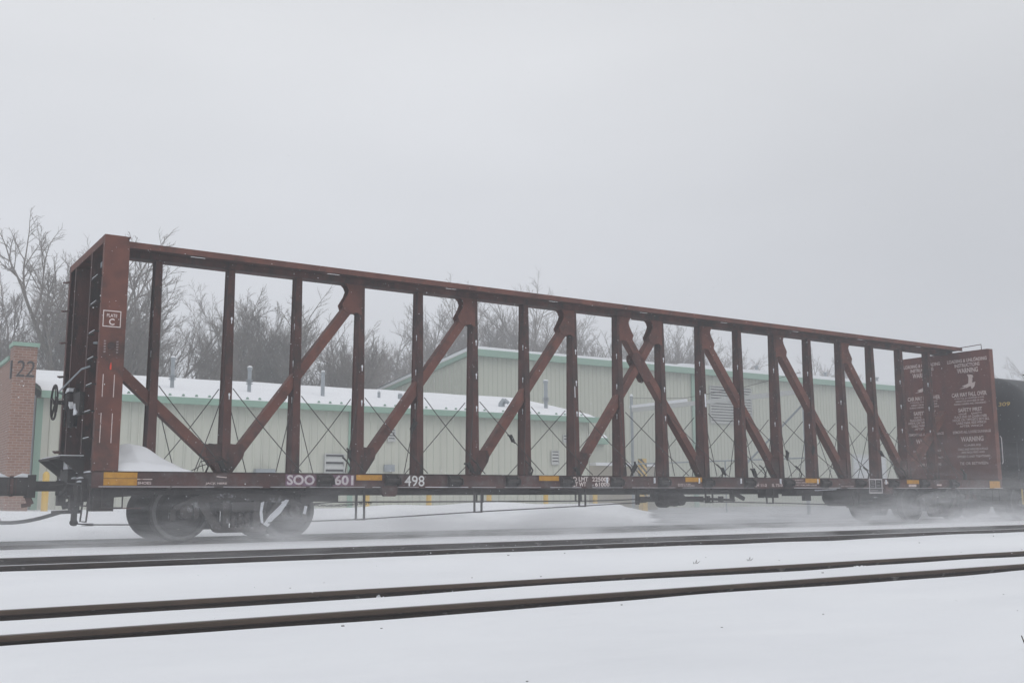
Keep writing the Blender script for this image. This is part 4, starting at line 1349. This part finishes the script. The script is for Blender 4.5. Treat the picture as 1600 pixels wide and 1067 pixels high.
for x in xs_:
    hgt = 0.30 + 0.05 * nz1(x * 0.3, 2) - (0.1 if x < 40 else 0)
    b.v += [(x, BY - 0.4, BE + 0.1), (x, BY - 0.36, BE + 0.1 + hgt * 0.9), (x, BY - 0.1, BE + 0.1 + hgt), (x, BY + 24, BE + 0.15 + hgt - 24 * 0.115)]
b.f = [(4 * i + k, 4 * i + 4 + k, 4 * i + 5 + k, 4 * i + 1 + k) for i in range(150) for k in range(3)]
b.add([(BX0 - 0.155, BY - 0.4, BE + 0.1), (BX0 - 0.155, BY - 0.3, BE + 0.28), (BX0 - 0.155, BY + 24, BE + 0.2 - 24 * 0.115), (BX0 - 0.155, BY + 24, BE - 24 * 0.115 + 0.1)], [(0, 1, 2, 3)])
b.build('roof_snow', SNOW, rf)
MB().box(BX0 - 0.2, BX1, BY - 0.45, BY - 0.28, BE - 0.26, BE + 0.12).build('gutter', GREEN, big)
MB().box(BX0 - 0.05, BX1, BY - 0.28, BY - 0.04, BE - 0.2, BE - 0.15).build('soffit', GREEN, big)
MB().box(41.2, 41.55, BY - 0.12, BY - 0.04, ZG, BE - 0.26).build('downspout', GREEN, big)
MB().box(BX0 - 0.05, BX0 + 0.12, BY - 0.06, BY - 0.037, ZG, BE - 0.26).build('corner_trim', GREEN, big)
vent(big, 42.8, 46.7, 5.4, 7.9, BY - 0.04, 13, prot=0.12)
for k in range(2):
    pass
# garage door with segments
gd = MB().box(57.0, 60.9, BY - 0.09, BY - 0.04, ZG, 3.65).build('garage_door_frame', LOUVW, big)
gseg = MB().box(0, 3.6, -0.02, 0, 0.01, 0.42).mesh('door_segment', mat('garage_door_white', (0.62, 0.64, 0.66), (0.58, 0.6, 0.62), 2, 0.6))
for k in range(8): inst(gseg, 'door_segment', gd, (57.15, BY - 0.095, ZG + 0.1 + k * 0.44))
for x in (55.8, 61.8, 48.5):
    b = MB().cyl((x, BY + 1, BE), (x, BY + 1, BE + 0.85), 0.1, 10)
    b.cyl((x, BY + 1, BE + 0.8), (x, BY + 1, BE + 0.9), 0.17, 10)
    b.build('vent_pipe', GALV, big)

# small entrance canopies between shed and warehouse
for (x0, x1, y, z, lab) in ((28.3, 31.0, 28.0, 3.55, 'small green edged canopy with snow on top, beside the shed end at low height'),
                            (24.2, 25.6, 27.0, 4.35, 'small higher green canopy just beyond the shed roof end')):
    cn = thing('door_canopy', lab, 'canopy', (x0, y, z), 'green canopies by the shed end')
    MB().box(x0, x1, y, 31.9, z, z + 0.35).build('fascia', GREEN, cn)
    b = MB()
    b.prism([(y + 0.02, z + 0.351), (y + 0.3, z + 0.55), (31.9, z + 0.75), (31.9, z + 0.351)], 'x', x0 + 0.02, x1 - 0.02)
    b.build('snow_layer', SNOW, cn)
    MB().box(x0 + 0.1, x1 - 0.1, y + 0.3, 31.9, ZG, z - 0.001).build('porch_wall', SIDING2, cn)
tb = thing('low_block_wall', 'low tan block enclosure topped with snow, beside the striped corner guard', 'wall', (27.6, 24, ZG))
MB().box(26.2, 31.0, 24.0, 27.0, ZG - 0.4, 2.2).build('wall', TAN, tb)
MB().box(26.9, 30.9, 23.95, 26.9, 2.201, 2.36).build('snow_layer', SNOW, tb)

# striped corner guard
sg = thing('striped_guard_post', 'yellow guard post with slanting black stripes at the fence corner', 'guard post', (27.35, 20.9, ZG))
MB().box(27.2, 27.5, 20.75, 21.05, ZG - 0.4, 2.45).build('post', YPOST, sg)
for k in range(7):
    z = 0.5 + k * 0.3
    b = MB()
    b.add([(27.197, 20.748, z + 0.3), (27.503, 20.748, z), (27.503, 20.748, z + 0.14), (27.197, 20.748, z + 0.44 if z + 0.44 < 2.45 else 2.45)], [(0, 1, 2, 3)])
    b.add([(27.197, 21.05, min(2.45, z + 0.55)), (27.197, 20.748, z + 0.3), (27.197, 20.748, min(2.45, z + 0.44)), (27.197, 21.05, min(2.45, z + 0.69))], [(0, 1, 2, 3)])
    if k < 6: b.build('stripe', BLACKST, sg)

# tall chain link fence with overhead rail running toward the camera
fe = thing('chain_link_fence', 'tall galvanised chain link fence with overhead rail and diagonal brace in front of the warehouse', 'fence', (27, 16, ZG))
fx = 27.0
for (y, top) in ((21.2, 5.5), (10.5, 4.95)):
    MB().cyl((fx, y, ZG - 0.5), (fx, y, top), 0.075, 10).build('post', GALV, fe)
MB().lathe([(0, 0.09), (0.08, 0.06), (0.12, 0.001)], (fx, 21.2, 5.5), 'z', 10).build('snow_cap', SNOW, fe)
MB().box(fx - 0.04, fx + 0.04, 10.5, 21.2, 4.72, 4.92).build('overhead_rail', LOUVW, fe)
MB().box(fx - 0.05, fx + 0.05, 17.3, 21.3, 4.921, 5.06).build('snow_on_rail', SNOW, fe)
MB().cyl((fx, 10.55, 4.3), (fx, 13.9, 1.9), 0.045, 8).build('brace', GALV, fe)
MB().cyl((fx, 10.6, 2.15), (fx, 21.1, 2.2), 0.03, 8).build('mid_rail', GALV, fe)
MB().tube([(fx, 21.2, 5.4), (fx, 17.5, 5.1), (fx, 14, 5.25), (fx, 10.6, 5.6)], 0.012, 5).build('guy_cable', CABLE, fe)
MB().cyl((fx, 15.0, ZG), (fx, 15.0, 2.15), 0.03, 8).build('post', GALV, fe)
b = MB()
y0, y1, z0, z1 = 10.55, 21.15, ZG, 4.72
st_ = 0.085
c = z0 - y1
while c < z1 - y0:
    # line z = y + c
    ya, yb_ = max(y0, z0 - c), min(y1, z1 - c)
    if yb_ - ya > 0.05:
        b.tube([(fx, ya, ya + c), (fx, yb_, yb_ + c)], 0.0022, 3, cap=False)
        ym = y0 + y1
        b.tube([(fx + 0.004, ym - ya, ya + c), (fx + 0.004, ym - yb_, yb_ + c)], 0.0022, 3, cap=False)
    c += st_
b.build('chain_link_mesh', LOUVW, fe, kind='stuff')

# --- brick building with the number 122
bk = thing('brick_building', 'red brick building end with green coping and the black number 122', 'building', (-0.8, 20, 0))
MB().box(-1.12, -0.46, 17.0, 17.75, ZG - 0.5, 5.3).build('pier', BRICK, bk)
MB().box(-1.1, -0.5, 17.752, 34, ZG - 0.5, 4.95).build('wall', BRICK, bk)
MB().box(-1.17, -0.41, 16.95, 17.8, 5.301, 5.42).build('coping', GREEN, bk)
MB().box(-1.17, -0.44, 17.81, 34.1, 4.951, 5.07).build('coping', GREEN, bk)
MB().box(-0.9, -0.5, 18.2, 34, 5.071, 5.12).build('snow_layer', SNOW, bk)
NUM = mat('dark_numerals', (0.045, 0.04, 0.04), rough=0.5)
def numeral(s_, x0, x1, z0, z1):
    b = MB(); f = MB()
    text_geo(f, s_, (x0, x1, z0, z1), (0, 16.965, 0), (1, 0, 0), (0, 0, 1), -0.005, 0.04)
    b.add(f.v, f.f)
    # give the numeral its thickness
    b.add([(x, y + 0.033, z) for x, y, z in f.v], f.f)
    b.build('numeral', NUM, bk)
numeral('2', -1.04, -0.8, 4.36, 4.86)
numeral('2', -0.77, -0.52, 4.36, 4.86)
MB().box(-1.165, -1.121, 17.12, 17.3, 4.3, 4.86).build('numeral', NUM, bk)
b = MB().box(-1.16, -1.101, 19.6, 21.0, 0.6, 3.0)
wf = b.build('window', GALV, bk)
MB().box(-1.17, -1.1605, 19.7, 20.9, 0.7, 2.9).build('pane', WINDOW, wf)

# bollards
bm = thing('bollard', 'yellow steel bollard beside the brick building, leftmost of the row', 'bollard', (-0.05, 16.6, 0.0), 'yellow bollards along the shed wall')
b = MB().lathe([(-0.4, 0.1), (1.36, 0.1), (1.43, 0.08), (1.47, 0.04), (1.48, 0.001)], (0, 0, 0), 'z', 14)
bo = bpy.data.objects.new('post', b.mesh('bollard_post', YPOST)); COL.objects.link(bo); bo.parent = bm
for x, lab in ((10.65, 'yellow bollard by the green downspout, under the red 601 marking'), (13.19, 'yellow bollard seen below the chalked 498'), (15.84, 'yellow bollard third from the right in the row'), (18.54, 'yellow bollard second from the right in the row'), (21.05, 'yellow bollard at the right end of the shed')):
    c_ = copy_tree(bm, (x, 16.6, -0.1), label=lab)

# ------------------------------------------------------------------ trees
def make_tree(seed, h=14.0, spread=0.55, stems=2, low=0.3):
    rr = random.Random(seed)
    trunk, crown = MB(), MB()
    def grow(p, d, ln, r, dep):
        n = (5, 5, 4, 3, 2, 2)[dep]
        pts = [p.copy()]
        dirs = []
        wob = (0.10, 0.13, 0.11, 0.09, 0.07, 0.05)[dep]
        for k in range(n):
            d = (d + Vector((rr.gauss(0, wob), rr.gauss(0, wob), rr.gauss(0, wob * 0.6) + (0.07 if dep in (1, 2) else 0.0)))).normalized()
            p = p + d * ln / n
            pts.append(p.copy()); dirs.append(d.copy())
        tgt = trunk if dep <= 1 else crown
        tgt.tube(pts, r, 6 if dep <= 1 else 3, max(0.0045, r * 0.5), cap=False)
        if dep >= 5: return
        nk = (6, 5, 5, 5, 5)[dep]
        for k in range(nk):
            f = (low if dep == 0 else 0.22) + (1 - (low if dep == 0 else 0.22)) * (k + rr.random()) / nk
            i = min(n - 1, int(f * n))
            q = pts[i].lerp(pts[i + 1], f * n - i)
            ang = rr.uniform(0.45, 0.95) * (spread / 0.55)
            ax = dirs[i].orthogonal().normalized()
            ax.rotate(Matrix.Rotation(rr.uniform(0, 2 * math.pi), 3, dirs[i]))
            nd = dirs[i].copy(); nd.rotate(Matrix.Rotation(ang, 3, ax))
            nd = (nd + Vector((0, 0, 0.16))).normalized()
            fac = (0.66, 0.55, 0.48, 0.44, 0.45)[dep] * rr.uniform(0.75, 1.2)
            grow(q, nd, ln * fac, max(0.0065, r * rr.uniform(0.4, 0.6)), dep + 1)
        if dep < 4: grow(pts[-1], dirs[-1], ln * rr.uniform(0.42, 0.55), max(0.008, r * 0.5), dep + 1)
    for s in range(stems):
        a = 2 * math.pi * s / stems + rr.uniform(0, 1)
        lean = 0.0 if stems == 1 else rr.uniform(0.15, 0.4)
        d = Vector((math.cos(a) * lean, math.sin(a) * lean, 1)).normalized()
        grow(Vector((math.cos(a) * 0.15, math.sin(a) * 0.15, -0.3)), d, h * rr.uniform(0.42, 0.5), 0.22 / (stems ** 0.4) * h / 14, 0)
    zs = sorted(v[2] for v in crown.v)
    k = h / zs[int(len(zs) * 0.995)]
    for mb in (trunk, crown): mb.v = [(x * k, y * k, z * k) for x, y, z in mb.v]
    return trunk.mesh('trunk', BARK), crown.mesh('crown', TWIG)
variants = []
for sd, st_, sp in ((1, 2, 0.55), (2, 3, 0.5), (3, 1, 0.6), (4, 3, 0.45), (5, 2, 0.62), (6, 1, 0.5)):
    variants.append(make_tree(sd, 14.0, sp, st_))
rt = random.Random(21)
spots = []
# (x, y, height) of the tall bare trees behind the shed and the warehouse
for x, y, h in ((0.4, 44, 12.2), (2.3, 42, 14.8), (4.6, 46, 13.6), (7.6, 52, 15.2), (9.2, 43, 13.8), (11.8, 48, 13.6), (14.2, 45, 12.8), (16.9, 46, 12.9), (19.4, 45, 12.5), (21.8, 48, 12.4),
                (24.6, 50, 11.8), (27.4, 55, 11.6), (36.5, 60, 18.5), (39.0, 58, 16.0), (42.5, 58, 18.0), (46.0, 62, 18.0), (49.5, 58, 17.3), (53.5, 60, 16.6), (57.0, 60, 17.4), (60.5, 58, 16.8), (64.5, 60, 17.2), (67.5, 60, 15.6), (72, 62, 15.2),
                (76.0, 62, 14.0), (88.0, 62, 16.6), (90.5, 61, 15.2), (98.0, 66, 14.5), (103.0, 68, 13.5), (121.0, 58, 16.4), (31.5, 60, 12.5), (-1.8, 46, 13.0)):
    spots.append((x, y, h))
tops = sorted(range(len(spots)), key=lambda i: spots[i][0])
looks = ['two stemmed bare tree', 'many stemmed bare tree', 'broad bare tree', 'steep limbed bare tree', 'open crowned bare tree', 'single trunked bare tree']
def place_word(i):
    x = spots[i][0]
    if x < 4: return 'above the brick building'
    if x < 9: return 'around the flatcar end bulkhead'
    if x < 20: return 'behind the shed roof pipes'
    if x < 29: return 'above the middle of the shed roof'
    if x < 47: return 'behind the sloping warehouse end'
    if x < 62: return 'above the warehouse roof'
    if x < 80: return 'above the large louvre'
    if x < 110: return 'faint above the warehouse far end'
    return 'showing above the black tank car'
ordn = ['leftmost there', 'second along', 'third along', 'fourth along', 'fifth along', 'sixth along', 'seventh along', 'eighth along', 'ninth along', 'tenth along', 'eleventh along', 'twelfth along']
cnt = {}
for n_, i in enumerate(tops):
    x, y, h = spots[i]
    vi = n_ % len(variants)
    pw_ = place_word(i)
    cnt[pw_] = cnt.get(pw_, 0) + 1
    lab = looks[vi] + ' ' + pw_ + (', ' + ordn[min(len(ordn) - 1, cnt[pw_] - 1)] if True else '')
    t = thing('bare_tree', lab, 'tree', (x, y, 0), 'bare winter trees behind the buildings')
    s_ = h / 14.0 * (1.0 if x > 30 else 0.99)
    t.scale = (s_, s_, s_)
    t.rotation_euler = (0, 0, rt.uniform(0, 6.28))
    for me, nm in zip(variants[vi], ('trunk', 'crown')):
        o = bpy.data.objects.new(nm, me); COL.objects.link(o); o.parent = t
# undergrowth of thin saplings that reads as one mass
b = MB()
rb_ = random.Random(5)
for k in range(330):
    x = rb_.uniform(-4, 80); y = rb_.uniform(48, 66)
    if 24 < x and y < 58: y = rb_.uniform(58, 66)
    h = rb_.uniform(2.5, 4.8) * (1.5 if x > 34 else 1.0)
    p = Vector((x, y, -0.2)); pts = [p]
    d = Vector((rb_.gauss(0, 0.12), rb_.gauss(0, 0.12), 1))
    for q in range(3):
        d = (d + Vector((rb_.gauss(0, 0.12), rb_.gauss(0, 0.1), 0.1))).normalized()
        p = p + d * h / 3; pts.append(p)
    b.tube(pts, 0.03, 3, 0.008, cap=False)
    for q in range(5):
        f = rb_.uniform(0.3, 0.95) * 3
        i = min(2, int(f)); a = pts[i].lerp(pts[i + 1], f - i)
        e_ = a + Vector((rb_.gauss(0, 0.5), rb_.gauss(0, 0.5), rb_.uniform(0.4, 1.3)))
        b.tube([a, e_], 0.011, 3, 0.007, cap=False)
b.build('undergrowth', TWIG, kind='stuff')

# ------------------------------------------------------------------ air: haze and blowing snow
def vol_mat(name, dens, colr, aniso=0.2):
    m = bpy.data.materials.new(name)
    m.use_nodes = True
    t = m.node_tree
    t.nodes.clear()
    o_ = t.nodes.new('ShaderNodeOutputMaterial')
    v = t.nodes.new('ShaderNodeVolumePrincipled')
    v.inputs['Color'].default_value = (*colr, 1)
    v.inputs['Density'].default_value = dens
    v.inputs['Anisotropy'].default_value = aniso
    t.links.new(v.outputs[0], o_.inputs['Volume'])
    return m, t, v
hm, _, _ = vol_mat('haze_air', 0.0042, (0.93, 0.95, 0.98), 0.0)
hz = MB().box(-140, 260, -120, 160, -1.6, 21.0).build('haze', hm, kind='stuff')
hz.display_type = 'WIRE'

mm, t, v = vol_mat('blown_snow_air', 0.1, (0.97, 0.975, 0.99), 0.1)
n = t.nodes.new
k = t.links.new
co = n('ShaderNodeTexCoord')
sp = n('ShaderNodeSeparateXYZ'); k(co.outputs['Object'], sp.inputs[0])
def math_(op, a, c=None, clamp=False):
    q = n('ShaderNodeMath'); q.operation = op; q.use_clamp = clamp
    for idx, val in enumerate((a, c)):
        if val is None: continue
        if isinstance(val, (int, float)): q.inputs[idx].default_value = val
        else: k(val, q.inputs[idx])
    return q.outputs[0]
mpn = n('ShaderNodeMapping'); mpn.inputs['Scale'].default_value = (0.28, 0.5, 1.6); k(co.outputs['Object'], mpn.inputs[0])
no = n('ShaderNodeTexNoise'); no.inputs['Scale'].default_value = 1.6; no.inputs['Detail'].default_value = 6; no.inputs['Roughness'].default_value = 0.65; no.inputs['Distortion'].default_value = 0.8
k(mpn.outputs[0], no.inputs['Vector'])
nn_ = n('ShaderNodeMapRange'); nn_.inputs['From Min'].default_value = 0.47; nn_.inputs['From Max'].default_value = 0.66
k(no.outputs[0], nn_.inputs[0])
z = sp.outputs['Z']
hfall = math_('EXPONENT', math_('MULTIPLY', math_('MAXIMUM', z, 0.0), -3.4))
hfall2 = math_('EXPONENT', math_('MULTIPLY', math_('MAXIMUM', z, 0.0), -1.5))
# lateral profile: thickest under and just before the train
lat = math_('EXPONENT', math_('MULTIPLY', math_('POWER', math_('DIVIDE', math_('ADD', sp.outputs['Y'], 0.9), 3.4), 2.0), -1.0))
def gaus(x0, wd_, amp):
    return math_('MULTIPLY', math_('EXPONENT', math_('MULTIPLY', math_('POWER', math_('DIVIDE', math_('SUBTRACT', sp.outputs['X'], x0), wd_), 2.0), -1.0)), amp)
tr_ = math_('ADD', math_('ADD', gaus(-0.2, 1.8, 0.45), gaus(18.5, 4.5, 0.95)), gaus(25.0, 4.0, 0.8))
low = math_('MULTIPLY', hfall, math_('ADD', gaus(14.0, 11.0, 0.2), 0.6))
hi = math_('MULTIPLY', math_('MULTIPLY', hfall2, tr_), 0.3)
dens = math_('MULTIPLY', math_('MULTIPLY', math_('ADD', low, hi), lat), math_('ADD', math_('MULTIPLY', nn_.outputs[0], 1.15), 0.07))
k(math_('MAXIMUM', dens, 0.0), v.inputs['Density'])
MB().box(-9, 45, -7.4, 6.0, -0.12, 2.2).build('blowing_snow', mm, kind='stuff')

# falling flakes drifting between the camera and the train
b = MB()
rf_ = random.Random(77)
cnt_f = 0
while cnt_f < 16000:
    x = rf_.uniform(-7, 30); y = rf_.uniform(-13, 3.5); z_ = rf_.uniform(0.02, 5.2)
    if (x - CX) ** 2 + (y - CY) ** 2 < 30: continue
    r_ = rf_.uniform(0.002, 0.0042)
    b.add([(x - r_, y, z_), (x + r_, y, z_), (x, y - r_, z_), (x, y + r_, z_), (x, y, z_ - r_), (x, y, z_ + r_)],
          [(0, 2, 5), (2, 1, 5), (1, 3, 5), (3, 0, 5), (2, 0, 4), (1, 2, 4), (3, 1, 4), (0, 3, 4)])
    cnt_f += 1
b.build('falling_snow', SNOW, kind='stuff')
